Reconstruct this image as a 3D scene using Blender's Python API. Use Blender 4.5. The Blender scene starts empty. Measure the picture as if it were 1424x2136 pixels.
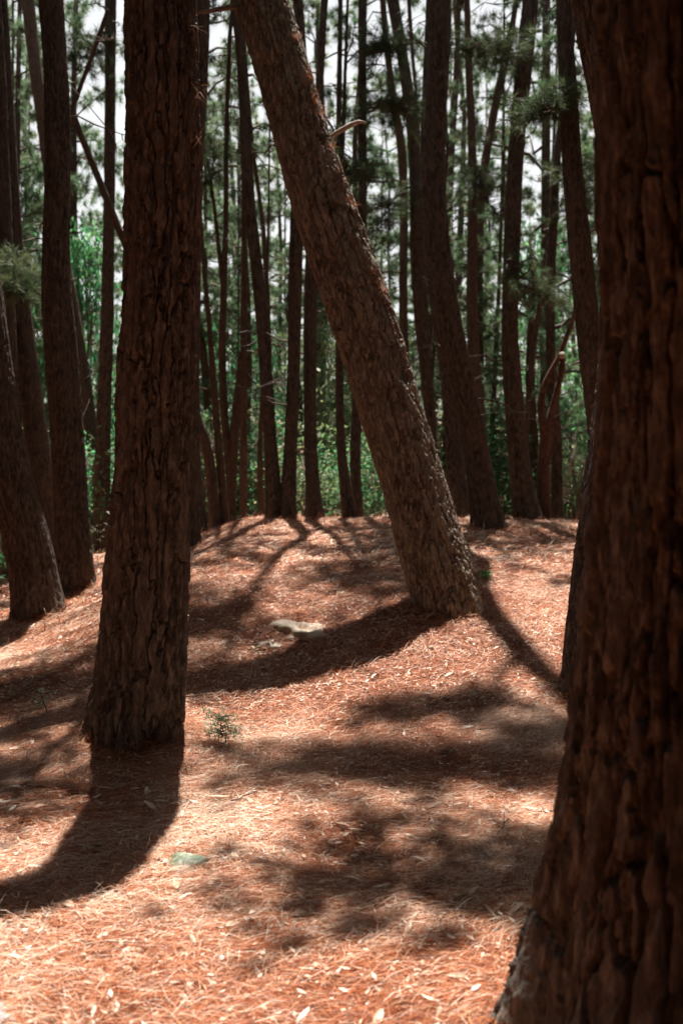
import bpy, math, random
import numpy as np
R = math.radians
SC = bpy.context.scene
COL = SC.collection

# ------------------------------------------------------------------ camera
EYE = 1.5
F = 2077.0                     # focal length in photo pixels (35 mm on a 36 mm tall frame)
CX, CY = 712.0, 1068.0
cam_d = bpy.data.cameras.new('camera')
cam = bpy.data.objects.new('camera', cam_d)
COL.objects.link(cam)
cam.location = (0, 0, EYE)
cam.rotation_euler = (R(90), 0, 0)
cam_d.sensor_fit = 'VERTICAL'
cam_d.sensor_height = 36.0
cam_d.sensor_width = 24.0
cam_d.lens = 35.0
cam_d.clip_start = 0.05
cam_d.clip_end = 2000
cam_d.dof.use_dof = True
cam_d.dof.focus_distance = 5.6
cam_d.dof.aperture_fstop = 2.3
SC.camera = cam

# ------------------------------------------------------------------ sky, sun, exposure
SUN_EL, SUN_AZ = 70.0, -3.0      # the sun stands high, ahead of the camera
world = bpy.data.worlds.new('World')
SC.world = world
world.use_nodes = True
wn, wl = world.node_tree.nodes, world.node_tree.links
bg = wn['Background']
sky = wn.new('ShaderNodeTexSky')
sky.sky_type = 'NISHITA'
sky.sun_disc = False
sky.sun_elevation = R(SUN_EL)
sky.sun_rotation = R(SUN_AZ)
sky.air_density = 1.7
sky.dust_density = 0.1
sky.ozone_density = 1.0
hs = wn.new('ShaderNodeHueSaturation')      # thin white cloud veil over the blue
hs.inputs['Saturation'].default_value = 0.08
wl.new(sky.outputs[0], hs.inputs['Color'])
wl.new(hs.outputs[0], bg.inputs['Color'])
bg.inputs['Strength'].default_value = 0.055

sun_d = bpy.data.lights.new('sun', 'SUN')
sun_d.energy = 5.0
sun_d.angle = R(0.5)
sun_d.color = (1.0, 0.93, 0.84)
sun = bpy.data.objects.new('sun', sun_d)
COL.objects.link(sun)
sun.rotation_euler = (R(-(90 - SUN_EL)), 0, R(-SUN_AZ))
sun.location = (0, 10, 30)

SC.view_settings.view_transform = 'Standard'
SC.view_settings.look = 'None'
SC.view_settings.exposure = 1.45
SC.view_settings.gamma = 1.0
SC.render.engine = 'CYCLES'
SC.cycles.max_bounces = 6
SC.cycles.diffuse_bounces = 3
SC.cycles.transmission_bounces = 4
SC.cycles.caustics_reflective = False
SC.cycles.caustics_refractive = False
SC.cycles.use_denoising = True

# ------------------------------------------------------------------ mesh helpers
def make_mesh(name, V, groups, smooth=False, attrs=None):
    """groups: arrays of faces, each n x k."""
    V = np.asarray(V, dtype=np.float32)
    me = bpy.data.meshes.new(name)
    me.vertices.add(len(V))
    me.vertices.foreach_set('co', V.ravel())
    groups = [np.asarray(g, dtype=np.int32) for g in groups if len(g)]
    loops = np.concatenate([g.ravel() for g in groups])
    tot = np.concatenate([np.full(len(g), g.shape[1], dtype=np.int32) for g in groups])
    start = np.concatenate([[0], np.cumsum(tot)[:-1]]).astype(np.int32)
    me.loops.add(len(loops))
    me.loops.foreach_set('vertex_index', loops)
    me.polygons.add(len(tot))
    me.polygons.foreach_set('loop_start', start)
    if smooth:
        me.polygons.foreach_set('use_smooth', np.ones(len(tot), dtype=bool))
    me.update(calc_edges=True)
    for k, a in (attrs or {}).items():
        a = np.asarray(a, dtype=np.float32)
        if a.ndim == 2:
            if a.shape[1] == 3:
                a = np.concatenate([a, np.ones((len(a), 1), np.float32)], axis=1)
            at = me.attributes.new(k, 'FLOAT_COLOR', 'POINT')
            at.data.foreach_set('color', a.ravel())
        else:
            at = me.attributes.new(k, 'FLOAT', 'POINT')
            at.data.foreach_set('value', a)
    return me

def obj(name, me, mat, parent=None, loc=(0, 0, 0)):
    o = bpy.data.objects.new(name, me)
    COL.objects.link(o)
    if me is not None and mat is not None and not me.materials:
        me.materials.append(mat)
    o.location = loc
    if parent is not None:
        o.parent = parent
    return o

def tag(o, label=None, cat=None, group=None, kind=None):
    if label: o['label'] = label
    if cat: o['category'] = cat
    if group: o['group'] = group
    if kind: o['kind'] = kind
    return o

def empty(name, loc):
    o = bpy.data.objects.new(name, None)
    COL.objects.link(o)
    o.location = loc
    o.empty_display_size = 0.2
    return o

class MB:
    """collects tubes, blades and leaves, then makes one mesh"""
    def __init__(s):
        s.V, s.Q, s.T, s.n, s.A = [], [], [], 0, []
    def add(s, V, Q=None, T=None, a=None):
        V = np.asarray(V, np.float32)
        s.V.append(V)
        if Q is not None and len(Q): s.Q.append(np.asarray(Q) + s.n)
        if T is not None and len(T): s.T.append(np.asarray(T) + s.n)
        s.A.append(np.zeros(len(V), np.float32) if a is None else np.broadcast_to(np.asarray(a, np.float32), (len(V),)))
        s.n += len(V)
    def tube(s, path, radii, k=5, a=None):
        P = np.asarray(path, float); r = np.asarray(radii, float)
        t = np.gradient(P, axis=0)
        t /= np.linalg.norm(t, axis=1)[:, None] + 1e-9
        ref = np.array([0, 0, 1.0]) if abs(t[:, 2]).mean() < .7 else np.array([0, 1.0, 0])
        n1 = np.cross(np.broadcast_to(ref, t.shape), t); n1 /= np.linalg.norm(n1, axis=1)[:, None] + 1e-9
        n2 = np.cross(t, n1)
        ang = np.arange(k) * 2 * math.pi / k
        V = P[:, None] + r[:, None, None] * (np.cos(ang)[None, :, None] * n1[:, None] + np.sin(ang)[None, :, None] * n2[:, None])
        m = len(P)
        i, j = np.meshgrid(np.arange(m - 1), np.arange(k), indexing='ij')
        a0 = i * k + j; b0 = i * k + (j + 1) % k
        Q = np.stack([a0, b0, b0 + k, a0 + k], -1).reshape(-1, 4)
        V = V.reshape(-1, 3)
        e = len(V)
        V = np.concatenate([V, P[:1], P[-1:]])
        jj = np.arange(k)
        T = np.concatenate([np.stack([(jj + 1) % k, jj, np.full(k, e)], -1),
                            np.stack([(m - 1) * k + jj, (m - 1) * k + (jj + 1) % k, np.full(k, e + 1)], -1)])
        s.add(V, Q, T, a)
    def mesh(s, name, smooth=True):
        g = []
        if s.Q: g.append(np.concatenate(s.Q))
        if s.T: g.append(np.concatenate(s.T))
        return make_mesh(name, np.concatenate(s.V), g, smooth, {'tint': np.concatenate(s.A)})

def unit(v):
    return v / (np.linalg.norm(v, axis=-1, keepdims=True) + 1e-9)

# ------------------------------------------------------------------ noise (numpy)
def hsh(i, j, seed):
    i = np.asarray(i).astype(np.int64); j = np.asarray(j).astype(np.int64)
    n = (i * 374761393 + j * 668265263 + seed * 2147483647 * 3 + 1013904223) & 0xFFFFFFFF
    n = ((n ^ (n >> 13)) * 1274126177) & 0xFFFFFFFF
    n = ((n ^ (n >> 16)) * 2246822519) & 0xFFFFFFFF
    n = n ^ (n >> 15)
    return (n & 0xFFFFFF) / float(0x1000000)

def vnoise(u, v, seed, per=None):
    i, j = np.floor(u), np.floor(v)
    fu, fv = u - i, v - j
    fu = fu * fu * (3 - 2 * fu); fv = fv * fv * (3 - 2 * fv)
    w = (lambda a: np.mod(a, per)) if per else (lambda a: a)
    a = hsh(w(i), j, seed); b = hsh(w(i + 1), j, seed)
    c = hsh(w(i), j + 1, seed); d = hsh(w(i + 1), j + 1, seed)
    return (a * (1 - fu) + b * fu) * (1 - fv) + (c * (1 - fu) + d * fu) * fv

def fbm(u, v, seed, per=None, octs=4):
    s, a, t = 0, .5, 0
    for k in range(octs):
        s = s + a * vnoise(u * 2 ** k, v * 2 ** k, seed + k * 17, per * 2 ** k if per else None)
        t += a; a *= .5
    return s / t

def worley(u, v, per, seed):
    iu, iv = np.floor(u), np.floor(v)
    f1 = np.full(u.shape, 9.0); f2 = np.full(u.shape, 9.0); cid = np.zeros(u.shape); ou = np.zeros(u.shape); ov = np.zeros(u.shape)
    for di in (-1, 0, 1):
        for dj in (-1, 0, 1):
            ci, cj = iu + di, iv + dj
            wi = np.mod(ci, per)
            px = ci + .1 + .8 * hsh(wi, cj, seed); py = cj + .05 + .9 * hsh(wi, cj, seed + 7)
            d = np.hypot(u - px, v - py)
            rid = hsh(wi, cj, seed + 13)
            nearer = d < f1
            f2 = np.where(nearer, f1, np.minimum(f2, d))
            cid = np.where(nearer, rid, cid); ou = np.where(nearer, u - px, ou); ov = np.where(nearer, v - py, ov)
            f1 = np.where(nearer, d, f1)
    return f1, f2, cid, ou, ov

def sstep(a, b, x):
    t = np.clip((x - a) / (b - a), 0, 1)
    return t * t * (3 - 2 * t)

# ------------------------------------------------------------------ ground shape
_py = np.array([-30, -12, 0, 3, 5, 6.2, 7.2, 8.1, 9, 10, 11, 12, 13, 14, 15, 16.5, 18, 20, 23, 27, 34, 45, 60, 80, 110, 200.])
_pz = np.array([-.6, -.2, -.05, 0, 0, .02, .15, .38, .62, .80, .95, 1.08, 1.2, 1.29, 1.36, 1.40, 1.34, 1.05, .4, -.6, -1.8, -2.6, -1.6, 1.5, 7, 20.])
_dy = np.linspace(-30, 200, 4601)
_dz = np.interp(_dy, _py, _pz)
_k = np.exp(-0.5 * (np.arange(-30, 31) / 11.0) ** 2); _k /= _k.sum()
_dz = np.convolve(np.pad(_dz, 30, mode='edge'), _k, mode='valid')

def gz(x, y):
    x = np.asarray(x, float); y = np.asarray(y, float)
    z = np.interp(y, _dy, _dz)
    ramp = sstep(6.2, 10.5, y) * (1 - sstep(22, 40, y))
    z = z - ramp * (.62 * sstep(1.3, 3.4, -x) + .35 * sstep(3.4, 7, -x))
    z = z - ramp * .10 * sstep(2.5, 4.5, x)
    z = z + .09 * np.exp(-((x - .55) ** 2 / .8 + (y - 8.75) ** 2 / .35))
    z = z + .07 * np.exp(-((x + .42) ** 2 / .12 + (y - 8.4) ** 2 / .05))
    for hx, hy, hr in ((-1.28, 6.2, .5), (.97, 8.95, .55), (1.83, 7.0, .5), (1.0, 2.75, .7), (-3.3, 10.9, .5), (-3.25, 12.2, .5), (2.02, 13.6, .45)):
        z = z + .045 * np.exp(-((x - hx) ** 2 + (y - hy) ** 2) / hr ** 2)
    z = z + .07 * (vnoise(x * .8 + 3.1, y * .8 + 1.7, 5) - .5) + .035 * (vnoise(x * 2.3, y * 2.3, 6) - .5)
    return z

def at(px, py, Y):
    """photo pixel at distance Y -> world"""
    return np.array([(px - CX) / F * Y, Y, EYE + (CY - py) / F * Y])

def on_ground(px, py, y0=2.6, y1=16.0):
    """where the line of sight through a photo pixel meets the ground"""
    ys = np.linspace(y0, y1, 2000)
    d = EYE + (CY - py) / F * ys - gz((px - CX) / F * ys, ys)
    k = np.nonzero(d <= 0)[0]
    Y = ys[k[0]] if len(k) else y1
    X = (px - CX) / F * Y
    return np.array([X, Y, float(gz(X, Y))])

# ------------------------------------------------------------------ materials
def new_mat(name):
    m = bpy.data.materials.new(name)
    m.use_nodes = True
    n, l = m.node_tree.nodes, m.node_tree.links
    return m, n, l, n['Principled BSDF'], n['Material Output']

def ramp(n, stops):
    r = n.new('ShaderNodeValToRGB')
    e = r.color_ramp.elements
    while len(e) > 1: e.remove(e[-1])
    e[0].position = stops[0][0]; e[0].color = (*stops[0][1], 1)
    for p, c in stops[1:]:
        q = e.new(p); q.color = (*c, 1)
    return r

def mixc(n, l, fac, a, b):
    m = n.new('ShaderNodeMix'); m.data_type = 'RGBA'
    for sock, v in ((m.inputs[0], fac), (m.inputs[6], a), (m.inputs[7], b)):
        if isinstance(v, tuple): sock.default_value = (*v, 1)
        elif isinstance(v, (int, float)): sock.default_value = v
        else: l.new(v, sock)
    return m.outputs[2]

def bark_material(name, dark, light, red, lichen=.25, bump=.4, scale=1.0):
    m, n, l, p, out = new_mat(name)
    tc = n.new('ShaderNodeTexCoord')
    mp = n.new('ShaderNodeMapping'); mp.inputs['Scale'].default_value = (scale, scale, scale * .35)
    l.new(tc.outputs['Object'], mp.inputs[0])
    n1 = n.new('ShaderNodeTexNoise'); n1.inputs['Scale'].default_value = 30; n1.inputs['Detail'].default_value = 7; n1.inputs['Roughness'].default_value = .65
    l.new(mp.outputs[0], n1.inputs['Vector'])
    r1 = ramp(n, [(.36, dark), (.5, red), (.64, light)])
    l.new(n1.outputs['Fac'], r1.inputs[0])
    at_ = n.new('ShaderNodeAttribute'); at_.attribute_name = 'tint'
    mm = n.new('ShaderNodeMath'); mm.operation = 'MULTIPLY'; mm.inputs[1].default_value = .6
    l.new(at_.outputs['Fac'], mm.inputs[0])
    c = mixc(n, l, mm.outputs[0], r1.outputs[0], light)
    vo = n.new('ShaderNodeTexVoronoi'); vo.inputs['Scale'].default_value = 60
    l.new(tc.outputs['Object'], vo.inputs['Vector'])
    n2 = n.new('ShaderNodeTexNoise'); n2.inputs['Scale'].default_value = 2.2; n2.inputs['Detail'].default_value = 3
    l.new(tc.outputs['Object'], n2.inputs['Vector'])
    r2 = ramp(n, [(.08, (1, 1, 1)), (.2, (0, 0, 0))]); l.new(vo.outputs['Distance'], r2.inputs[0])
    r3 = ramp(n, [(.42, (0, 0, 0)), (.66, (1, 1, 1))]); l.new(n2.outputs['Fac'], r3.inputs[0])
    mu = n.new('ShaderNodeMath'); mu.operation = 'MULTIPLY'; l.new(r2.outputs[0], mu.inputs[0]); l.new(r3.outputs[0], mu.inputs[1])
    mu2 = n.new('ShaderNodeMath'); mu2.operation = 'MULTIPLY'; l.new(mu.outputs[0], mu2.inputs[0]); mu2.inputs[1].default_value = lichen
    c = mixc(n, l, mu2.outputs[0], c, (.32, .33, .25))
    l.new(c, p.inputs['Base Color'])
    p.inputs['Roughness'].default_value = .9
    p.inputs['Specular IOR Level'].default_value = .2
    n3 = n.new('ShaderNodeTexNoise'); n3.inputs['Scale'].default_value = 55; n3.inputs['Detail'].default_value = 6
    l.new(mp.outputs[0], n3.inputs['Vector'])
    b = n.new('ShaderNodeBump'); b.inputs['Strength'].default_value = bump; b.inputs['Distance'].default_value = .02
    l.new(n3.outputs['Fac'], b.inputs['Height'])
    l.new(b.outputs[0], p.inputs['Normal'])
    return m

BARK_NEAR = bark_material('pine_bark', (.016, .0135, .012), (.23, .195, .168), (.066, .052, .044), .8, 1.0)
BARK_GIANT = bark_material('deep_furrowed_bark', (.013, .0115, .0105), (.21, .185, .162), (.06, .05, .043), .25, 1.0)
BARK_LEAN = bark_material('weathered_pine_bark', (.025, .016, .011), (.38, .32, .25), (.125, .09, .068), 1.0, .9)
BARK_MID = bark_material('dark_pine_bark', (.012, .008, .0065), (.14, .107, .086), (.052, .037, .029), .5, .9)
BARK_FAR = bark_material('far_pine_bark', (.04, .026, .019), (.15, .105, .08), (.085, .055, .04), .2, .5)
BARK_RED = bark_material('peeling_red_bark', (.035, .017, .012), (.17, .095, .066), (.085, .04, .027), .2, .6)

def simple_mat(name, stops, scale=8, rough=.8, obj_space=True):
    m, n, l, p, out = new_mat(name)
    tc = n.new('ShaderNodeTexCoord')
    t = n.new('ShaderNodeTexNoise'); t.inputs['Scale'].default_value = scale; t.inputs['Detail'].default_value = 6
    l.new(tc.outputs['Object'], t.inputs['Vector'])
    r = ramp(n, stops); l.new(t.outputs['Fac'], r.inputs[0])
    l.new(r.outputs[0], p.inputs['Base Color'])
    p.inputs['Roughness'].default_value = rough
    b = n.new('ShaderNodeBump'); b.inputs['Strength'].default_value = .4; b.inputs['Distance'].default_value = .01
    l.new(t.outputs['Fac'], b.inputs['Height']); l.new(b.outputs[0], p.inputs['Normal'])
    return m

PALEWOOD = simple_mat('bleached_wood', [(.3, (.26, .2, .15)), (.7, (.55, .48, .4))], 14)
GREYTWIG = simple_mat('grey_twig', [(.3, (.12, .09, .07)), (.7, (.3, .24, .19))], 10)
DARKTWIG = simple_mat('dark_twig', [(.3, (.03, .018, .013)), (.7, (.1, .065, .045))], 10)
STONE = simple_mat('pale_stone', [(.3, (.24, .19, .14)), (.5, (.44, .37, .29)), (.72, (.58, .52, .44))], 7)
GREENSTONE = simple_mat('mossy_stone', [(.35, (.07, .13, .075)), (.52, (.2, .24, .17)), (.7, (.42, .38, .3))], 16, .55)
CORNERGREY = simple_mat('smooth_corner_grey', [(.3, (.30, .25, .25)), (.7, (.38, .33, .33))], 5, .6)

def leaf_mat(name, stops, trans, tfac=.45, rough=.55, varattr='tint'):
    """leaves: diffuse with light shining through; stops: colours picked per leaf"""
    m, n, l, p, out = new_mat(name)
    a = n.new('ShaderNodeAttribute'); a.attribute_name = varattr
    oi = n.new('ShaderNodeObjectInfo')
    ad = n.new('ShaderNodeMath'); ad.operation = 'MULTIPLY_ADD'; ad.inputs[1].default_value = .25
    l.new(oi.outputs['Random'], ad.inputs[0])
    mu = n.new('ShaderNodeMath'); mu.operation = 'MULTIPLY'; mu.inputs[1].default_value = .75
    l.new(a.outputs['Fac'], mu.inputs[0]); l.new(mu.outputs[0], ad.inputs[2])
    r = ramp(n, stops); l.new(ad.outputs[0], r.inputs[0])
    l.new(r.outputs[0], p.inputs['Base Color'])
    p.inputs['Roughness'].default_value = rough
    p.inputs['Specular IOR Level'].default_value = .25
    tr = n.new('ShaderNodeBsdfTranslucent')
    mc = n.new('ShaderNodeMix'); mc.data_type = 'RGBA'; mc.blend_type = 'MULTIPLY'; mc.inputs[0].default_value = 1
    l.new(r.outputs[0], mc.inputs[6]); mc.inputs[7].default_value = (*trans, 1)
    l.new(mc.outputs[2], tr.inputs['Color'])
    ms = n.new('ShaderNodeMixShader'); ms.inputs[0].default_value = tfac
    l.new(p.outputs[0], ms.inputs[1]); l.new(tr.outputs[0], ms.inputs[2])
    l.new(ms.outputs[0], out.inputs['Surface'])
    return m

NEEDLE_GREEN = leaf_mat('pine_needle_green', [(.0, (.03, .055, .032)), (.5, (.07, .10, .055)), (.8, (.13, .15, .09)), (1, (.2, .17, .11))], (1.1, 1.2, .9), .35)
NEEDLE_FAR = leaf_mat('far_pine_needle', [(.0, (.06, .12, .08)), (.5, (.14, .21, .14)), (.85, (.28, .30, .21)), (1, (.4, .35, .25))], (1.2, 1.3, 1.0), .45)  # paler than the near needles: slight distance haze put into the colour
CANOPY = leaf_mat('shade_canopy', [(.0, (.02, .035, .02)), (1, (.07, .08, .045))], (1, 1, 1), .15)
LEAF_GREEN = leaf_mat("broadleaf_green", [(.0, (.03, .085, .055)), (.45, (.06, .165, .10)), (.75, (.15, .24, .14)), (1, (.33, .34, .21))], (1.3, 2.0, 1.3), .5)
LEAF_DULL = leaf_mat('undergrowth_leaf', [(.0, (.035, .10, .06)), (.4, (.09, .19, .105)), (.7, (.25, .27, .17)), (1, (.42, .35, .26))], (1.2, 1.4, 1.0), .4)
NEEDLE_DEAD = leaf_mat('dead_needle', [(.0, (.2, .06, .025)), (.5, (.4, .15, .07)), (1, (.6, .35, .2))], (1.0, .8, .6), .25)
DRYLEAF = leaf_mat('dry_leaf', [(.0, (.48, .29, .19)), (.35, (.66, .48, .36)), (.7, (.78, .66, .55)), (1, (.85, .8, .74))], (1, .85, .7), .2, .4)
BROWNLEAF = leaf_mat('brown_dry_leaf', [(.0, (.2, .09, .05)), (1, (.34, .16, .09))], (1, .7, .5), .2, .5)

# needles on the ground: colour per needle
LITTER, n_, l_, p_, o_ = new_mat('fallen_pine_needles')
a_ = n_.new('ShaderNodeAttribute'); a_.attribute_name = 'col'
l_.new(a_.outputs['Color'], p_.inputs['Base Color'])
p_.inputs['Roughness'].default_value = .5
p_.inputs['Specular IOR Level'].default_value = .2

# ground sheet: matted needles and humus
GROUND, n_, l_, p_, o_ = new_mat('needle_mat_ground')
tc_ = n_.new('ShaderNodeTexCoord')
mp_ = n_.new('ShaderNodeMapping'); mp_.inputs['Scale'].default_value = (9, 26, 20)
l_.new(tc_.outputs['Object'], mp_.inputs[0])
t1_ = n_.new('ShaderNodeTexNoise'); t1_.inputs['Scale'].default_value = 3.0; t1_.inputs['Detail'].default_value = 9; t1_.inputs['Roughness'].default_value = .75; t1_.inputs['Distortion'].default_value = 1.2
l_.new(mp_.outputs[0], t1_.inputs['Vector'])
r1_ = ramp(n_, [(.3, (.06, .015, .005)), (.45, (.17, .043, .014)), (.58, (.34, .105, .038)), (.72, (.58, .31, .18))])
l_.new(t1_.outputs['Fac'], r1_.inputs[0])
l_.new(r1_.outputs[0], p_.inputs['Base Color'])
p_.inputs['Roughness'].default_value = .75
b_ = n_.new('ShaderNodeBump'); b_.inputs['Strength'].default_value = .8; b_.inputs['Distance'].default_value = .02
l_.new(t1_.outputs['Fac'], b_.inputs['Height']); l_.new(b_.outputs[0], p_.inputs['Normal'])

# ------------------------------------------------------------------ ground
def spaced(lo, d0, d1, hi, step, grow=1.18):
    mid = list(np.arange(d0, d1, step))
    up, s, v = [], step, mid[-1]
    while v < hi:
        s *= grow; v += s; up.append(v)
    dn, s, v = [], step, mid[0]
    while v > lo:
        s *= grow; v -= s; dn.append(v)
    return np.array(dn[::-1] + mid + up)

gx = spaced(-220, -5.5, 5.5, 220, .055)
gy = spaced(-30, 2.3, 18, 420, .055)
GXX, GYY = np.meshgrid(gx, gy)
GZZ = gz(GXX, np.minimum(GYY, 200)) + np.where(GYY > 200, (GYY - 200) * .08, 0)
GZZ = GZZ + .02 * (fbm(GXX * 6, GYY * 6, 31) - .5) * (GYY < 22)
nx, ny = len(gx), len(gy)
ii, jj = np.meshgrid(np.arange(ny - 1), np.arange(nx - 1), indexing='ij')
q0 = ii * nx + jj
GQ = np.stack([q0, q0 + 1, q0 + nx + 1, q0 + nx], -1).reshape(-1, 4)
ground = obj('ground', make_mesh('ground', np.stack([GXX, GYY, GZZ], -1).reshape(-1, 3), [GQ], True), GROUND)
tag(ground, 'mounded forest floor under a thick mat of orange pine needles', 'ground', kind='structure')

# ------------------------------------------------------------------ pine needles on the ground (nobody could count them)
rng = np.random.default_rng(11)

def litter(count, y0, y1, lmin, lmax, w, lift, bias):
    # even density over the wedge that the lens sees, plus a margin
    yy = np.sqrt(rng.uniform(y0 ** 2, y1 ** 2, count))
    xx = rng.uniform(-1, 1, count) * (yy * .42 + .9)
    clump = fbm(xx * 1.6 + 9, yy * 1.6, 71)
    keep = rng.uniform(0, 1, count) < .45 + 1.1 * clump
    xx, yy, clump = xx[keep], yy[keep], clump[keep]
    n = len(xx)
    th = rng.normal(0, .55, n) + (fbm(xx * .9, yy * .9, 41) - .5) * 2.6 + np.where(rng.uniform(0, 1, n) < bias, 0, rng.uniform(-1.57, 1.57, n))
    L = rng.uniform(lmin, lmax, n)
    pit = rng.normal(.03, .10, n)
    up = rng.uniform(0, 1, n) < .025
    pit = np.where(up, rng.uniform(.3, 1.0, n), pit)
    d = np.stack([np.cos(th) * np.cos(pit), np.sin(th) * np.cos(pit), np.sin(pit)], -1)
    side = unit(np.stack([-np.sin(th), np.cos(th), rng.normal(0, .45, n)], -1))
    bend = rng.normal(0, .05, n)[:, None]
    P0 = np.stack([xx, yy, np.zeros(n)], -1) - d * L[:, None] * .5 * np.array([1, 1, 0])
    M = P0 + d * L[:, None] * .5 + side * bend * L[:, None]
    E = P0 + d * L[:, None]
    lf = rng.uniform(0, 1, n) ** 1.6 * lift + .004
    for k, Q in enumerate((P0, M, E)):
        Q[:, 2] += gz(Q[:, 0], Q[:, 1]) + lf + .006 * (k == 1)
    ww = (w * rng.uniform(.7, 1.3, n))[:, None] * .5
    V = np.stack([P0 - side * ww, P0 + side * ww, M - side * ww, M + side * ww, E], 1)
    base = np.arange(n)[:, None] * 5
    pal = np.array([(.07, .013, .003), (.18, .035, .008), (.34, .078, .019), (.47, .16, .060), (.66, .38, .24), (.80, .66, .54)])
    t = np.clip(rng.normal(.53, .29, n) + (clump - .5) * .9 + (lf / (lift + .004) - .4) * .25, 0, .999) * 5
    i = t.astype(int); f = (t - i)[:, None]
    c = pal[i] * (1 - f) + pal[i + 1] * f
    c *= rng.uniform(.85, 1.15, n)[:, None]
    return V.reshape(-1, 3), base + np.array([[0, 1, 3, 2]]), base + np.array([[2, 3, 4]]), np.repeat(c, 5, axis=0)

Vs, Qs, Ts, Cs, off = [], [], [], [], 0
for args in ((400000, 2.2, 6.8, .05, .15, .0013, .024, .35), (210000, 6.4, 10.6, .06, .16, .0022, .024, .35), (110000, 10.2, 18.5, .10, .24, .006, .022, .4)):
    V, Q, T, C_ = litter(*args)
    Vs.append(V); Qs.append(Q + off); Ts.append(T + off); Cs.append(C_); off += len(V)
needles = obj('pine_needles', make_mesh('pine_needles', np.concatenate(Vs), [np.concatenate(Qs), np.concatenate(Ts)], False, {'col': np.concatenate(Cs)}), LITTER)
tag(needles, 'fallen orange pine needles matted over the whole forest floor', 'pine needles', kind='stuff')

# ------------------------------------------------------------------ trunks
def resample(P, r, step_fn):
    s = np.concatenate([[0], np.cumsum(np.linalg.norm(np.diff(P, axis=0), axis=1))])
    d = np.linspace(0, s[-1], 1200)
    X = np.stack([np.interp(d, s, P[:, k]) for k in range(3)] + [np.interp(d, s, r)], -1)
    sig = max(.12, .02 * s[-1]) / (d[1] - d[0])
    kk = np.arange(-int(3 * sig), int(3 * sig) + 1)
    g = np.exp(-.5 * (kk / sig) ** 2); g /= g.sum()
    m = len(kk) // 2
    pad_lo = 2 * X[:1] - X[m:0:-1]; pad_hi = 2 * X[-1:] - X[-2:-m - 2:-1]
    X = np.stack([np.convolve(np.concatenate([pad_lo[:, k], X[:, k], pad_hi[:, k]]), g, 'valid') for k in range(4)], -1)
    v = [0.0]
    while v[-1] < s[-1]:
        z = np.interp(v[-1], d, X[:, 2])
        v.append(v[-1] + step_fn(z))
    v = np.array(v); v[-1] = s[-1]
    return np.stack([np.interp(v, d, X[:, k]) for k in range(3)], -1), np.maximum(np.interp(v, d, X[:, 3]), .012), v

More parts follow.
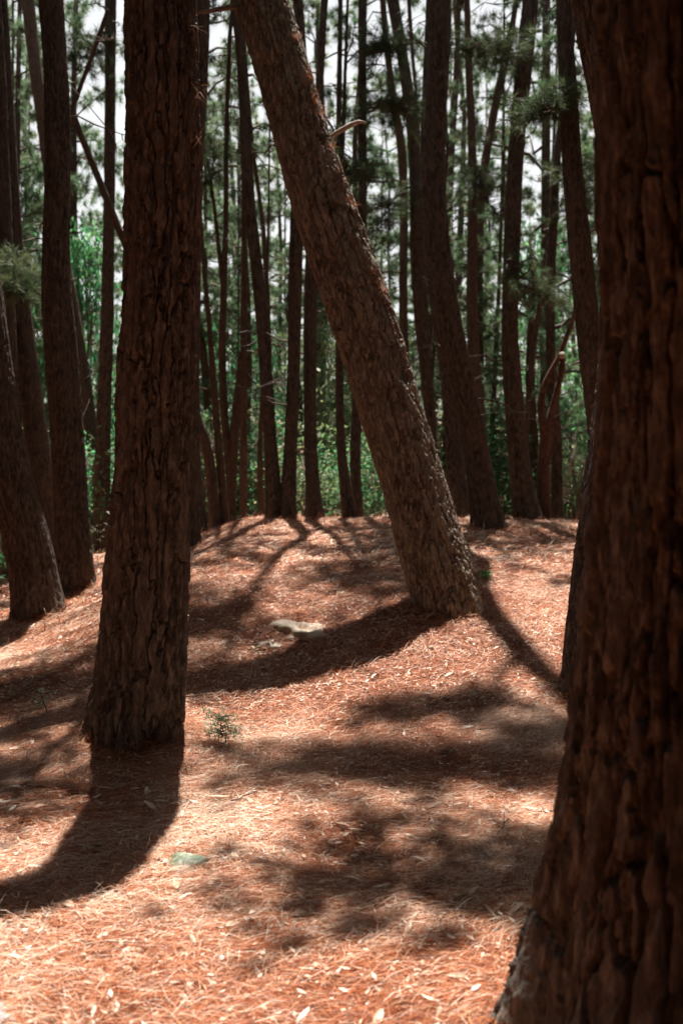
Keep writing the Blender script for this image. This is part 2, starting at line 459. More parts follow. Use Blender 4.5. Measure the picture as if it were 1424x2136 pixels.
def trunk_mesh(name, P, r, seed, nring=40, step=.05, cw=.06, ch=.22, depth=.012, flare=.35, flare_h=.3, zvis=99, lobes=5, base_v=.0, fine=.25, lobe_amp=.05, root=.05):
    P, r, v = resample(P, r, lambda z: step if z < zvis else max(.25, step))
    t = unit(np.gradient(P, axis=0))
    n1 = unit(np.cross(np.array([0, 1.0, 0]), t)); n2 = np.cross(t, n1)
    u = np.arange(nring) / nring
    U, Vv = np.meshgrid(u, v)
    rr = np.repeat(r[:, None], nring, 1)
    rb = float(np.median(r[:max(3, len(r) // 2)]))
    nc = max(5, int(round(2 * math.pi * rb / cw)))
    x, y = U * nc, Vv / ch
    wx = (fbm(U * nc, Vv / ch * 2.2, seed + 3, nc, 3) - .5); wy = (fbm(U * nc, Vv / ch * 2.0, seed + 5, nc, 3) - .5)
    wx2 = (vnoise(U * nc * 4, Vv / ch * 9, seed + 8, nc * 4) - .5)
    jag = (fbm(U * nc * 5, Vv / ch * 7, seed + 9, nc * 5, 2) - .5)
    f1, f2, cid, ou, ov = worley(x + wx * .65 + wx2 * .2 + jag * .22, y * .5 + wy * 1.1 + jag * .25, nc, seed)
    d = f2 - f1
    wd = .05 + .20 * fbm(U * nc * .7, Vv / ch * .8, seed + 40, None, 2)
    plate = sstep(.02, wd, d)
    nc2 = max(4, int(nc * 1.1))
    g1, g2, cid2, pu, pv = worley(U * nc2 + wx * 1.1 + jag * .3, Vv / ch * 1.8 + wy * 1.5 + jag * .35, nc2, seed + 60)
    plate2 = sstep(.0, .07, g2 - g1)
    tilt = (cid - .5) * 1.1 * ou + (np.mod(cid * 7.3, 1) - .5) * .6 * ov + .8 * ((cid2 - .5) * pu + (np.mod(cid2 * 5.1, 1) - .6) * pv)
    terr = fbm(U * nc * 1.0 + wx, Vv / ch * 1.1, seed + 21, None, 4)
    terr = np.floor(terr * 11) / 11 * .8 + terr * .2
    fib = 1 - np.abs(2 * fbm(U * nc * 5, Vv / ch * 1.6, seed + 29, nc * 5, 3) - 1)
    fn = fbm(U * nc * 4, Vv / ch * 5, seed + 23, nc * 4, 4) - .5
    h = depth * (plate * (.58 + .34 * cid + .16 * plate2 * (.3 + cid2) + .5 * tilt) + .8 * (terr - .5) * plate + fine * (1.2 * fn + .5 * (fib - .7)) * (.5 + .5 * plate))
    ang = U * 2 * math.pi
    ph = seed * 1.7
    lob = np.zeros_like(U)
    for k, a in ((2, .5), (3, .6), (lobes, .8)):
        lob = lob + a * np.sin(k * ang + ph * k + .35 * k * np.sin(Vv * .5 + ph))
    hb = np.maximum(Vv - base_v, 0)
    fl = flare * np.exp(-hb / flare_h)
    rad = rr * (1 + lobe_amp * lob * .5 + root * np.exp(-hb / .3) * (np.sin(lobes * ang + ph) + .7 * np.sin((lobes + 3) * ang + 2 * ph)) + fl * (1 + .45 * np.sin(lobes * ang + ph) + .25 * np.sin((lobes - 2) * ang + 2 * ph))) + h - depth * .95
    rad = np.maximum(rad, rr * .5)
    V3 = P[:, None] + rad[..., None] * (np.cos(ang)[..., None] * n1[:, None] + np.sin(ang)[..., None] * n2[:, None])
    m = len(P)
    i, j = np.meshgrid(np.arange(m - 1), np.arange(nring), indexing='ij')
    a0 = i * nring + j; b0 = i * nring + (j + 1) % nring
    Q = np.stack([a0, b0, b0 + nring, a0 + nring], -1).reshape(-1, 4)
    Vf = V3.reshape(-1, 3)
    e = len(Vf)
    Vf = np.concatenate([Vf, P[-1:]])
    jj = np.arange(nring)
    T = np.stack([(m - 1) * nring + jj, (m - 1) * nring + (jj + 1) % nring, np.full(nring, e)], -1)
    tint = np.concatenate([(.6 * cid + .4 * cid2).ravel(), [0]])
    return Vf, Q, T, tint, P, r

# crowns: a few shapes shared by many trees
def tufts(mb, rs, P, D, n, ln, w, spread=1.0, tint=None):
    """sprays of needles at points P pointing along D"""
    m = len(P)
    d = unit(D[:, None] * .55 + rs.normal(0, spread * .6, (m, n, 3)) + np.array([0, 0, .12]))
    L = ln * rs.uniform(.6, 1.1, (m, n, 1))
    p0 = P[:, None] + rs.normal(0, .02, (m, n, 3))
    s = unit(np.cross(d, rs.normal(0, 1, (m, n, 3)))) * (w * .5)
    V = np.stack([p0 - s, p0 + s, p0 + d * L + np.array([0, 0, -.12]) * L * L / ln], 2).reshape(-1, 3)
    T = np.arange(len(V)).reshape(-1, 3)
    tv = rs.uniform(0, 1, (m, 1)) * .6 + rs.uniform(0, .4, (m, n))
    if tint is not None: tv = tint + .3 * tv
    mb.add(V, T=T, a=np.repeat(tv.ravel(), 3))

def crown_meshes(name, seed, L, rad, nb, nt, nn, ln, w, low=.35, dead=0):
    """crown along the axis z=0..L"""
    rs = np.random.default_rng(seed)
    mb, br = MB(), MB()
    br.tube([(0, 0, -.3), (.05, 0, L * .5), (0, .03, L)], [.06, .04, .012], 5)
    for b in range(nb):
        t = (b + rs.uniform(0, 1)) / nb
        z0 = t * L * .97
        az = b * 2.399 + rs.normal(0, .4)
        prof = (low + (1 - low) * math.sin(min(1, t * 1.6 + .15) * math.pi * .5)) * (1 - t) ** .55
        ln_b = rad * max(.18, prof) * rs.uniform(.6, 1.15)
        rise = rs.uniform(-.15, .35) + .35 * t
        k = 6
        s = np.linspace(0, 1, k)
        path = np.stack([np.cos(az) * s * ln_b, np.sin(az) * s * ln_b, z0 + rise * s * ln_b - .22 * ln_b * s * s * (1 - t)], -1)
        path[1:] += rs.normal(0, .035 * ln_b, (k - 1, 3))
        br.tube(path, np.linspace(.028 * (1.2 - t) + .008, .005, k), 4)
        P, D = [], []
        for q in range(max(2, int(nt * ln_b / rad))):
            u = rs.uniform(.35, 1.0) if q else 1.0
            base = np.array([np.interp(u, s, path[:, c]) for c in range(3)])
            dirb = unit(path[-1] - path[0])
            off = rs.normal(0, .5, 3) * (1.1 - u * .5) * min(ln_b, 1.2) * .33
            off[2] *= .45
            tip = base + off
            br.tube([base, base + off * .5 + (0, 0, .02), tip], [.006, .004, .0025], 3)
            P.append(tip); D.append(unit(off + dirb * .3))
        tufts(mb, rs, np.array(P), np.array(D), nn, ln, w)
    return mb.mesh(name, False), br.mesh(name + '_frame')

NEAR_CROWNS = [crown_meshes('near_crown', 100 + k, 6.0, 2.0, 30, 20, 26, .22, .013) for k in range(4)]
FAR_CROWNS = [crown_meshes('far_crown', 200 + k, 14.0, 3.0, 52, 26, 46, .25, .017, .5) for k in range(5)]

def dead_branch(parent, start, az, length, rise, seed, mat, base, rad=.014, name='dead_branch'):
    rs = np.random.default_rng(seed)
    k = 7; s = np.linspace(0, 1, k)
    d = np.array([math.cos(az), math.sin(az), 0])
    p = start + s[:, None] * length * d + np.array([0, 0, 1]) * (rise * s * length - .25 * length * s * s)[:, None]
    p[1:] += rs.normal(0, .03 * length, (k - 1, 3))
    mb = MB()
    mb.tube(p - base, np.linspace(rad, .004, k), 5)
    for q in range(4):
        i = rs.integers(2, k - 1)
        e = rs.normal(0, .22 * length, 3)
        mb.tube([p[i] - base, p[i] + e * .5 + rs.normal(0, .02, 3) - base, p[i] + e - base], [rad * .5, rad * .35, .002], 4)
    return obj(name, mb.mesh(name), mat, parent)

def pix_stem(pts, Y, top=None, H=None, dY=0.0, ground=True):
    """stem from photo measurements (row, centre, width), top to bottom, at distance Y; returns base-to-top path and radii"""
    pts = sorted(pts, key=lambda p: -p[0])
    P, r = [], []
    for (row, x, w) in pts:
        p = at(x, row, Y)
        if dY: p[1] += dY * (CY - row) / 1000.0; p[0] *= p[1] / Y; p[2] = EYE + (p[2] - EYE) * p[1] / Y
        P.append(p)
    P = np.array(P)
    xs = np.array([p[1] for p in pts]); 
    for k in range(len(pts)):
        a, b = P[max(0, k - 1)], P[min(len(P) - 1, k + 1)]
        t = unit(b - a)
        r.append(pts[k][2] * .5 / F * P[k][1] * max(.45, abs(t[2])))
    r = np.array(r)
    if ground:
        g = float(gz(P[0][0], P[0][1]))
        if P[0][2] > g + .05:
            d = (P[0] - P[1]) / max(1e-6, (P[1][2] - P[0][2]))
            hgt = P[0][2] - g
            q = P[0] + d * hgt * .8; q[2] = g
            P = np.concatenate([[q], P]); r = np.concatenate([[r[0] * 1.05], r])
        P = np.concatenate([[P[0] - (P[1] - P[0]) / np.linalg.norm(P[1] - P[0]) * .4], P]); r = np.concatenate([[r[0]], r])
    if top is not None:
        P = np.concatenate([P, np.array(top, float)[:, :3]]); r = np.concatenate([r, np.array(top, float)[:, 3]])
    elif H is not None and H > P[-1][2] + .5:
        sl = (P[-1] - P[-2]) / (P[-1][2] - P[-2][2])
        n = 5
        for k in range(1, n + 1):
            dz = (H - P[-1][2]) / (n + 1 - k)
            sl = sl * np.array([.7, .7, 1])
            P = np.concatenate([P, [P[-1] + sl * dz]])
            r = np.concatenate([r, [r[-1] * (1 - .75 * k / n) ** .5 if k < n else .03]])
    return P, r

TREES = {}
def pine(key, label, Y, stems, mat=None, group=None, crown=None, twigs=3, name='pine_tree', cat='tree', **kw):
    """stems: list of dicts(pts=, top=, H=, ...)"""
    mat = mat or BARK_MID
    root, base = None, None
    seed = sum(ord(c) * (i + 3) for i, c in enumerate(key))
    rs = np.random.default_rng(seed)
    for si, st in enumerate(stems):
        P, r = pix_stem(st['pts'], st.get('Y', Y), st.get('top'), st.get('H'), st.get('dY', 0), st.get('ground', True))
        if root is None:
            g = P[1].copy(); g[2] = float(gz(g[0], g[1]))
            base = g
            root = empty(name, base)
            tag(root, label, cat, group)
        o = dict(root=.05, nring=40, step=.05, cw=.06, ch=.22, depth=.014, flare=.25, flare_h=.25, zvis=99, base_v=.4)
        o.update(kw); o.update(st.get('o', {}))
        if not st.get('ground', True): o['flare'] = 0
        Vf, Q, T, tint, Pc, rc = trunk_mesh('trunk', P, r, seed + si * 31, **o)
        obj(st.get('name', 'trunk'), make_mesh('trunk', Vf - base, [Q, T], True, {'tint': tint}), mat, root)
        if st.get('crown', crown) is not None:
            ci, scale, drop = st.get('crown', crown)
            tp = Pc[-1] - base
            cm, bm = NEAR_CROWNS[ci % len(NEAR_CROWNS)]
            c = obj('crown', cm, NEEDLE_GREEN, root, tp - np.array([0, 0, drop]))
            c.rotation_euler = (0, 0, rs.uniform(0, 6.28)); c.scale = (scale, scale, 1)
            f = obj('crown_frame', bm, DARKTWIG, c)
        nt = st.get('twigs', twigs)
        for q in range(nt):      # snapped stubs
            zt = rs.uniform(*sorted((max(2.0, P[1][2] + 1.0), min(P[-1][2] - 1, 1.5 + .5 * Y))))
            i = int(np.argmin(abs(Pc[:, 2] - zt)))
            dead_branch(root, Pc[i], rs.uniform(0, 6.28), rc[i] + rs.uniform(.08, .3), rs.uniform(-.1, .4), seed + 80 + q + si * 9, GREYTWIG if rs.uniform() < .5 else DARKTWIG, base, rad=.012 + .0005 * Y)
        for q in range(nt):
            zt = rs.uniform(*sorted((max(2.2, P[1][2] + 1.5), min(P[-1][2] - 1, 1.5 + .52 * Y))))
            i = int(np.argmin(abs(Pc[:, 2] - zt)))
            dead_branch(root, Pc[i], rs.uniform(0, 6.28), rs.uniform(.5, 1.5), rs.uniform(-.1, .5), seed + 50 + q + si * 9, DARKTWIG, base, rad=.010 + .0004 * Y)
    TREES[key] = (root, base)
    return root, base

def limb(root, base, pts, rad, seed, spread=.5, ntuft=40, nn=34, ln=.22, w=.013, tmin=.35):
    """a leafy limb high above the picture, part of its tree"""
    rs = np.random.default_rng(seed)
    P = np.array(pts, float)
    s = np.linspace(0, 1, 9)
    q = np.linspace(0, 1, len(P))
    path = np.stack([np.interp(s, q, P[:, c]) for c in range(3)], -1); path[1:-1] += rs.normal(0, .04, (7, 3))
    mb, lf = MB(), MB()
    mb.tube(path - base, np.linspace(rad, .008, 9), 6)
    tp, td = [], []
    for k in range(ntuft):
        u = rs.uniform(tmin, 1)
        b = np.array([np.interp(u, s, path[:, c]) for c in range(3)])
        off = rs.normal(0, spread, 3); off[2] *= .4
        mb.tube([b - base, b + off * .5 - base + (0, 0, .03), b + off - base], [.008, .005, .003], 3)
        tp.append(b + off - base); td.append(unit(off))
    tufts(lf, rs, np.array(tp), np.array(td), nn, ln, w)
    lo = obj('limb', mb.mesh('limb'), DARKTWIG, root)
    obj('foliage', lf.mesh('foliage', False), NEEDLE_GREEN, lo)

# ---- the four nearest trees
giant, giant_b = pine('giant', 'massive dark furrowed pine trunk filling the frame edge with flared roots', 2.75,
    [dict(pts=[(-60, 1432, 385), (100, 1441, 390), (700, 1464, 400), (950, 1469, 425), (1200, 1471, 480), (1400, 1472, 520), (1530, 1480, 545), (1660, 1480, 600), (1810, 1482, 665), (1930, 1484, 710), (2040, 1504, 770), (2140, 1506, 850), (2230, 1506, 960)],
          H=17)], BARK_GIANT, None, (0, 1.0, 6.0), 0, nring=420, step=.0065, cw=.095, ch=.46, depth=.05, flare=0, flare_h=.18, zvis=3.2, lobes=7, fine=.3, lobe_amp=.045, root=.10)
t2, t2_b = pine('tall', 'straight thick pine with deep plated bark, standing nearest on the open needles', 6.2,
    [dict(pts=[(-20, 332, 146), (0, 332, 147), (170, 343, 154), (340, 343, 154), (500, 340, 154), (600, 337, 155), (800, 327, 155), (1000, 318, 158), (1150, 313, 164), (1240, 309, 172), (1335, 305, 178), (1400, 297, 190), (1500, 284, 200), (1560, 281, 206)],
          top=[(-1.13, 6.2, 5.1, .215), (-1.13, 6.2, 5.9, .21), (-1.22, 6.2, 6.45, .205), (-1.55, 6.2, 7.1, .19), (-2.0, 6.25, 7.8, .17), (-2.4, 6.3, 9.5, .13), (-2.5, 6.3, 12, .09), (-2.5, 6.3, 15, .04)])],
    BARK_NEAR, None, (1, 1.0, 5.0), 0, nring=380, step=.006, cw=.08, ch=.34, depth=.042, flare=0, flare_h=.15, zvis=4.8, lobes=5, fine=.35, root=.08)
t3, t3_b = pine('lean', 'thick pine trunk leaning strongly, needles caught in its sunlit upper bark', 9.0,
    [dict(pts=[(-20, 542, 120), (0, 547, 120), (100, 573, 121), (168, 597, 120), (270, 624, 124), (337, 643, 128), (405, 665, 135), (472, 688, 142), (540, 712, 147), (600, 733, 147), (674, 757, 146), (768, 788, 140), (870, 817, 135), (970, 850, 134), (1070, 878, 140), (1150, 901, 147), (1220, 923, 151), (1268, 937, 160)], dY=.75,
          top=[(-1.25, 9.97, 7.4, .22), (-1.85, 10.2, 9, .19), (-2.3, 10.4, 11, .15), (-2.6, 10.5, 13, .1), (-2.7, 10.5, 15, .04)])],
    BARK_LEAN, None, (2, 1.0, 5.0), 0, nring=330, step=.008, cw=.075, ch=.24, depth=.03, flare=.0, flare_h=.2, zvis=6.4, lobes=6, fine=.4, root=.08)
t2b, t2b_b = pine('behind', 'bowed dark pine half hidden behind the massive furrowed trunk', 7.0,
    [dict(pts=[(-20, 1233, 92), (0, 1235, 92), (153, 1259, 96), (241, 1293, 100), (400, 1316, 104), (600, 1316, 110), (735, 1305, 114), (903, 1297, 120), (988, 1280, 126), (1122, 1270, 134), (1207, 1261, 140), (1300, 1256, 148), (1400, 1252, 158), (1490, 1248, 168)], H=15)],
    BARK_NEAR, None, (3, 1.0, 5.0), 0, nring=240, step=.012, cw=.07, ch=.3, depth=.034, flare=.0, flare_h=.2, zvis=5.4, fine=.3, root=.08)

limb(giant, giant_b, [(1.05, 2.75, 5.6), (.72, 3.6, 6.1), (.6, 5.0, 6.3)], .05, 7, .15, 240, tmin=.35)  # unseen limb, added only to shade the giant's sunlit edge
# limbs above the picture whose shade falls on the floor ahead of the camera
limb(t2b, t2b_b, [(1.85, 7.0, 8.2), (1.2, 7.2, 8.9), (-.35, 7.3, 9.0)], .06, 1, .3, 420, tmin=.2)
limb(t2b, t2b_b, [(1.85, 7.0, 9.6), (1.3, 7.8, 9.9), (-.1, 8.5, 10.0)], .06, 3, .2, 120, tmin=.25)
limb(t2b, t2b_b, [(1.85, 7.0, 8.4), (1.35, 6.0, 8.9), (1.0, 5.55, 9.0)], .05, 6, .2, 190, tmin=.4)  # added out of view to shade the giant's root flare
limb(t3, t3_b, [(-1.85, 10.2, 9.0), (-1.9, 8.9, 9.3), (-1.9, 8.7, 9.5)], .05, 4, .45, 130)

# ---- the trees on and behind the rise
G1 = 'pines of the rise'
def S(pts, **k): return dict(pts=pts, **k)
pine('a', 'broad dark pine leaning out of the picture, bare forked twigs at its foot', 10.9, [S([(0, -120, 82), (600, -42, 88), (840, -8, 90), (940, 8, 92), (1030, 28, 95), (1150, 66, 98), (1290, 84, 100)], H=17)], BARK_MID, G1, (0, .8, 5), 0, nring=160, step=.02, cw=.055, ch=.25, depth=.02)
pine('b', 'stout straight pine beside the leaning forked-twig pine, collared with dark needles above', 12.2, [S([(0, 106, 52), (100, 115, 46), (200, 120, 54), (337, 122, 52), (500, 118, 54), (600, 117, 61), (740, 129, 70), (850, 138, 68), (1000, 147, 70), (1150, 153, 76), (1245, 159, 86)], H=17)], BARK_MID, G1, (1, .8, 5), 2, nring=140, step=.022, cw=.05, ch=.22, depth=.017)
pine('c', 'dim slanting pine between the two stout shaded trunks', 14.5, [S([(0, 5, 22), (236, 18, 26), (400, 25, 32), (505, 30, 38), (640, 43, 42), (768, 57, 47), (903, 76, 50), (1038, 92, 50), (1150, 105, 50)], H=16)], BARK_MID, G1, (2, .7, 5), 3)
pine('d', 'shadowed pine edging the picture behind the leaning broad pine', 14.0, [S([(0, -6, 18), (150, 3, 20), (400, 8, 30), (600, 12, 36), (800, 18, 42), (1000, 24, 46), (1180, 30, 48)], H=16)], BARK_MID, G1, None, 2)
pine('e', 'thin curved pine passing behind the stout collared pine', 21, [S([(0, 58, 27), (100, 69, 27), (236, 87, 26), (330, 100, 26), (500, 125, 27), (634, 150, 28), (768, 172, 28), (900, 190, 30), (1080, 212, 32)], H=19)], BARK_FAR, G1, (3, 1, 6), 2)
pine('f', 'upright narrow pine just beside the nearest straight trunk', 18.5, [S([(0, 231, 25), (170, 230, 22), (337, 229, 24), (505, 227, 24), (674, 224, 28), (768, 220, 29), (903, 215, 31), (1038, 213, 36), (1175, 212, 38)], H=18)], BARK_MID, G1, (0, .9, 6), 3)
pine('g', 'bare crooked pine slanting across behind the nearest trunk, forked above', 15.5, [S([(130, 100, 12), (229, 148, 15), (398, 216, 16), (520, 266, 17), (700, 338, 19), (836, 398, 22), (900, 422, 23), (970, 440, 24), (1088, 448, 24)]), S([(20, 226, 9), (50, 216, 10), (140, 183, 10), (232, 149, 11)], ground=False, name='limb', twigs=2)], BARK_FAR, G1, None, 2, flare=.1)
pine('h', 'slim upright pine peeping out along the nearest trunk at the top', 13, [S([(0, 424, 30), (170, 421, 26), (250, 418, 24), (330, 412, 24), (700, 404, 26), (1108, 400, 34)], H=15)], BARK_MID, G1, (1, .7, 5), 2)
pine('i', 'short-based narrow pine showing only its foot behind the nearest trunk', 15, [S([(700, 395, 19), (836, 400, 21), (937, 408, 22), (1004, 411, 22), (1095, 418, 26)], H=13)], BARK_MID, G1, (2, .6, 4), 1)
pine('j', 'wand-thin pine curving out low from beside the nearest trunk', 15.6, [S([(200, 405, 8), (350, 412, 9), (505, 421, 9), (600, 429, 10), (701, 439, 12), (836, 448, 15), (937, 457, 16), (1085, 468, 17)], H=12)], BARK_FAR, G1, (3, .5, 4), 2, flare=.1)
pine('k', 'cluster of thin pine stems sharing one foot, a slender fork on top', 16, [S([(0, 487, 8), (67, 479, 9), (303, 472, 10), (438, 472, 10), (600, 467, 14), (735, 463, 17), (870, 467, 17), (970, 478, 16), (1085, 484, 16)], H=14, crown=(0, .6, 4)), S([(303, 428, 7), (438, 448, 8), (590, 464, 10), (640, 467, 11)], ground=False, top=[(-2.3, 16, 9, .025), (-2.5, 16, 11, .02)]), S([(735, 506, 16), (836, 497, 22), (937, 486, 21), (1085, 483, 18)], ground=False, twigs=0)], BARK_FAR, G1, None, 2, flare=.1)
pine('l', 'slim straight pine between the thin cluster and the twin-stemmed pine', 17, [S([(0, 506, 10), (337, 508, 10), (438, 509, 11), (573, 509, 14), (700, 508, 15), (903, 508, 16), (1082, 508, 17)], H=17)], BARK_FAR, G1, (1, .7, 5), 3, flare=.1)
pine('m', 'twin-stemmed pine dividing into a narrow V at the crest', 15.5, [S([(0, 490, 22), (100, 504, 22), (236, 511, 24), (337, 514, 24), (438, 520, 25), (540, 533, 26), (640, 545, 27), (735, 551, 27), (836, 558, 27), (937, 564, 28), (1004, 569, 31), (1080, 574, 37)], H=22, crown=(2, .6, 5)), S([(0, 620, 22), (80, 630, 20), (250, 632, 24), (400, 622, 28), (505, 617, 29), (600, 616, 29), (735, 614, 27), (836, 610, 27), (937, 606, 28), (1004, 602, 31), (1080, 598, 38)], H=22, twigs=4)], BARK_MID, G1, (2, .6, 5), 3, nring=56, step=.035, depth=.012)
pine('n', 'thin leaning stem in the gap just before the twin-stemmed pine', 17.2, [S([(760, 551, 8), (836, 547, 10), (937, 542, 11), (1004, 543, 13), (1078, 545, 13)], H=9)], BARK_FAR, G1, None, 1, flare=.1)
pine('o', 'spindly dark pine with many bare side twigs beside the twin-stemmed pine', 18.4, [S([(180, 516, 7), (320, 528, 8), (455, 547, 10), (590, 557, 11), (720, 560, 12), (1070, 566, 13)], H=11)], BARK_FAR, G1, (3, .5, 3), 9, flare=.1)
pine('p', 'straight pine rising behind the middle of the leaning trunk', 15.8, [S([(0, 677, 15), (101, 671, 16), (185, 666, 16), (400, 656, 22), (600, 647, 28), (735, 647, 28), (836, 646, 27), (937, 647, 27), (1004, 652, 30), (1075, 656, 36)], H=21)], BARK_MID, G1, (0, .7, 6), 3)
pine('q', 'pine with a fine second stem, standing just beyond the leaning trunk', 16.2, [S([(0, 710, 10), (202, 707, 11), (303, 705, 12), (500, 705, 14), (735, 707, 16), (836, 708, 17), (937, 711, 19), (1004, 717, 23), (1066, 727, 29)], H=17), S([(0, 725, 6), (202, 718, 8), (337, 714, 9), (480, 708, 10)], ground=False, top=[(.14, 16.2, 12, .03)], crown=None)], BARK_MID, G1, (1, .7, 5), 3, flare=.1)
pine('r', 'pole-straight pine seen above the leaning trunk and again below it', 16.6, [S([(0, 756, 19), (168, 755, 17), (337, 755, 17), (472, 756, 19), (700, 752, 20), (836, 745, 21), (937, 740, 23), (1004, 740, 22), (1068, 746, 24)], H=18)], BARK_MID, G1, (2, .8, 6), 3, flare=.1)
pine('s', 'kinked slim pine left of the dense trio beyond the leaning trunk'.replace('left of', 'beside'), 20, [S([(0, 797, 13), (118, 808, 14), (236, 825, 17), (310, 840, 19), (438, 842, 18), (657, 840, 18), (800, 846, 20), (1060, 858, 24)], H=19)], BARK_FAR, G1, (3, 1, 6), 4)
pine('t', 'tall swaying pine merging with the big dark trunk above the leaning one', 18, [S([(0, 818, 26), (110, 837, 22), (210, 854, 27), (285, 862, 26), (394, 867, 25), (526, 870, 33), (700, 880, 28), (735, 886, 28), (836, 893, 25), (913, 900, 20), (1060, 912, 28)], H=18)], BARK_MID, G1, (0, .9, 6), 3)
pine('u', 'hair-thin pole between the swaying pine and the big dark trunk', 22, [S([(0, 852, 9), (130, 861, 8), (210, 869, 7), (400, 880, 9), (1060, 905, 14)], H=15)], BARK_FAR, G1, None, 3, flare=.05)
pine('v', 'big dark gently curved pine on the crest past the leaning trunk', 13.6, [S([(-20, 917, 51), (0, 916, 50), (88, 918, 48), (197, 910, 44), (285, 903, 46), (372, 901, 50), (482, 907, 54), (592, 920, 56), (700, 938, 57), (768, 955, 54), (836, 977, 51), (937, 992, 54), (1004, 1002, 55), (1070, 1013, 59), (1110, 1020, 68)], top=[(1.15, 13.6, 10.5, .155), (1.02, 13.6, 13.5, .15), (1.2, 13.6, 17, .13), (1.3, 13.6, 20, .1), (1.4, 13.6, 27, .04)])], BARK_MID, G1, (1, .5, 5), 3, nring=110, step=.022, cw=.05, ch=.2, depth=.015)
pine('w', 'dim pine close behind the big dark curved pine', 16.8, [S([(0, 898, 20), (300, 886, 22), (600, 903, 25), (735, 925, 26), (836, 937, 29), (937, 946, 36), (1004, 951, 40), (1062, 958, 44)], H=17)], BARK_MID, G1, (2, .7, 5), 2)
pine('x', 'even slim pine crossing a slanted one past the big dark trunk', 19, [S([(0, 973, 13), (153, 977, 16), (263, 983, 17), (394, 985, 20), (526, 984, 22), (657, 983, 24), (768, 990, 26), (870, 1000, 26), (1080, 1006, 30)], H=19)], BARK_FAR, G1, (3, .9, 6), 4)
pine('y', 'thin pole hugging the big dark trunk near the top', 22, [S([(0, 956, 12), (130, 953, 12), (263, 944, 14), (394, 938, 14), (526, 937, 13), (1070, 960, 18)], H=19)], BARK_FAR, G1, (0, 1, 6), 3)
pine('z', 'slanted slim pine crossing behind the even one, its top swung aside', 21, [S([(0, 1076, 11), (100, 1061, 15), (153, 1047, 18), (241, 1028, 18), (350, 1009, 18), (438, 1001, 17), (600, 998, 17), (1070, 1000, 24)], H=18)], BARK_FAR, G1, (1, 1, 5), 5)
pine('aa', 'sturdy sinuous pine with a grey mossy foot, alone in the gap', 15.8, [S([(0, 1106, 33), (88, 1098, 36), (175, 1088, 35), (285, 1078, 33), (372, 1071, 35), (482, 1068, 36), (592, 1064, 33), (700, 1061, 34), (735, 1063, 38), (836, 1071, 41), (937, 1079, 42), (1004, 1086, 47), (1050, 1093, 53), (1082, 1100, 62)], H=18)], BARK_MID, G1, (2, .4, 4), 5, nring=90, step=.025, cw=.045, ch=.16, depth=.012, flare=.1)
pine('bb', 'dark pole behind the twisted red-barked tree', 16.9, [S([(250, 1172, 16), (329, 1159, 17), (438, 1155, 18), (548, 1148, 21), (657, 1146, 20), (800, 1150, 20), (903, 1161, 22), (1004, 1161, 23), (1082, 1161, 23)], H=17)], BARK_MID, G1, (3, .45, 4), 3, flare=.1)
pine('cc', 'strong dark pine slanting down behind the massive furrowed trunk', 12, [S([(0, 1175, 32), (88, 1178, 33), (197, 1184, 39), (285, 1188, 40), (372, 1193, 42), (460, 1203, 48), (592, 1216, 50), (700, 1226, 51), (835, 1243, 52), (903, 1252, 54), (1160, 1285, 64)], H=16)], BARK_MID, G1, (0, .7, 5), 2, nring=100, step=.025, cw=.05, ch=.2, depth=.014)
pine('dd', 'thin slanting pole near the twisted red-barked tree', 19, [S([(450, 1150, 9), (600, 1131, 12), (735, 1110, 12), (853, 1100, 12), (1075, 1090, 14)], H=14)], BARK_FAR, G1, (1, .6, 4), 4, flare=.05)
pine('ee', 'faint slim pale pole in the gap before the sinuous mossy-footed pine', 21, [S([(600, 1040, 8), (720, 1034, 9), (836, 1029, 11), (937, 1024, 12), (1075, 1021, 13)], H=12)], BARK_FAR, G1, (2, .6, 4), 3, flare=.05)
for key, pts, sp, nt, sd in (('v', [(1.35, 13.6, 19.3), (.6, 13.1, 20), (-.75, 12.95, 20.3)], .33, 420, 21), ('v', [(1.1, 13.6, 16), (.7, 12.85, 16.4), (-.1, 12.75, 16.6)], .12, 150, 22),
                             ('v', [(1.1, 13.6, 15.9), (1.4, 12.85, 16.3), (1.7, 12.75, 16.5)], .12, 80, 23), ('p', [(-.5, 15.8, 15.9), (0, 15.7, 16.2), (.5, 15.5, 16.5)], .36, 150, 26), ('m', [(-1.1, 15.5, 17.8), (-1.4, 15.4, 18.4), (-1.95, 15.2, 18.8)], .3, 80, 28), ('b', [(-3.6, 12.2, 13.4), (-2.8, 12.3, 14), (-1.9, 12.5, 14.2)], .42, 150, 24), ('b', [(-3.6, 12.2, 12), (-2.8, 12, 12.4), (-2.2, 11.6, 12.6)], .3, 90, 25)):
    limb(*TREES[key], pts, .06, sd, sp, nt, tmin=.42 if sd in (22, 23) else .22)
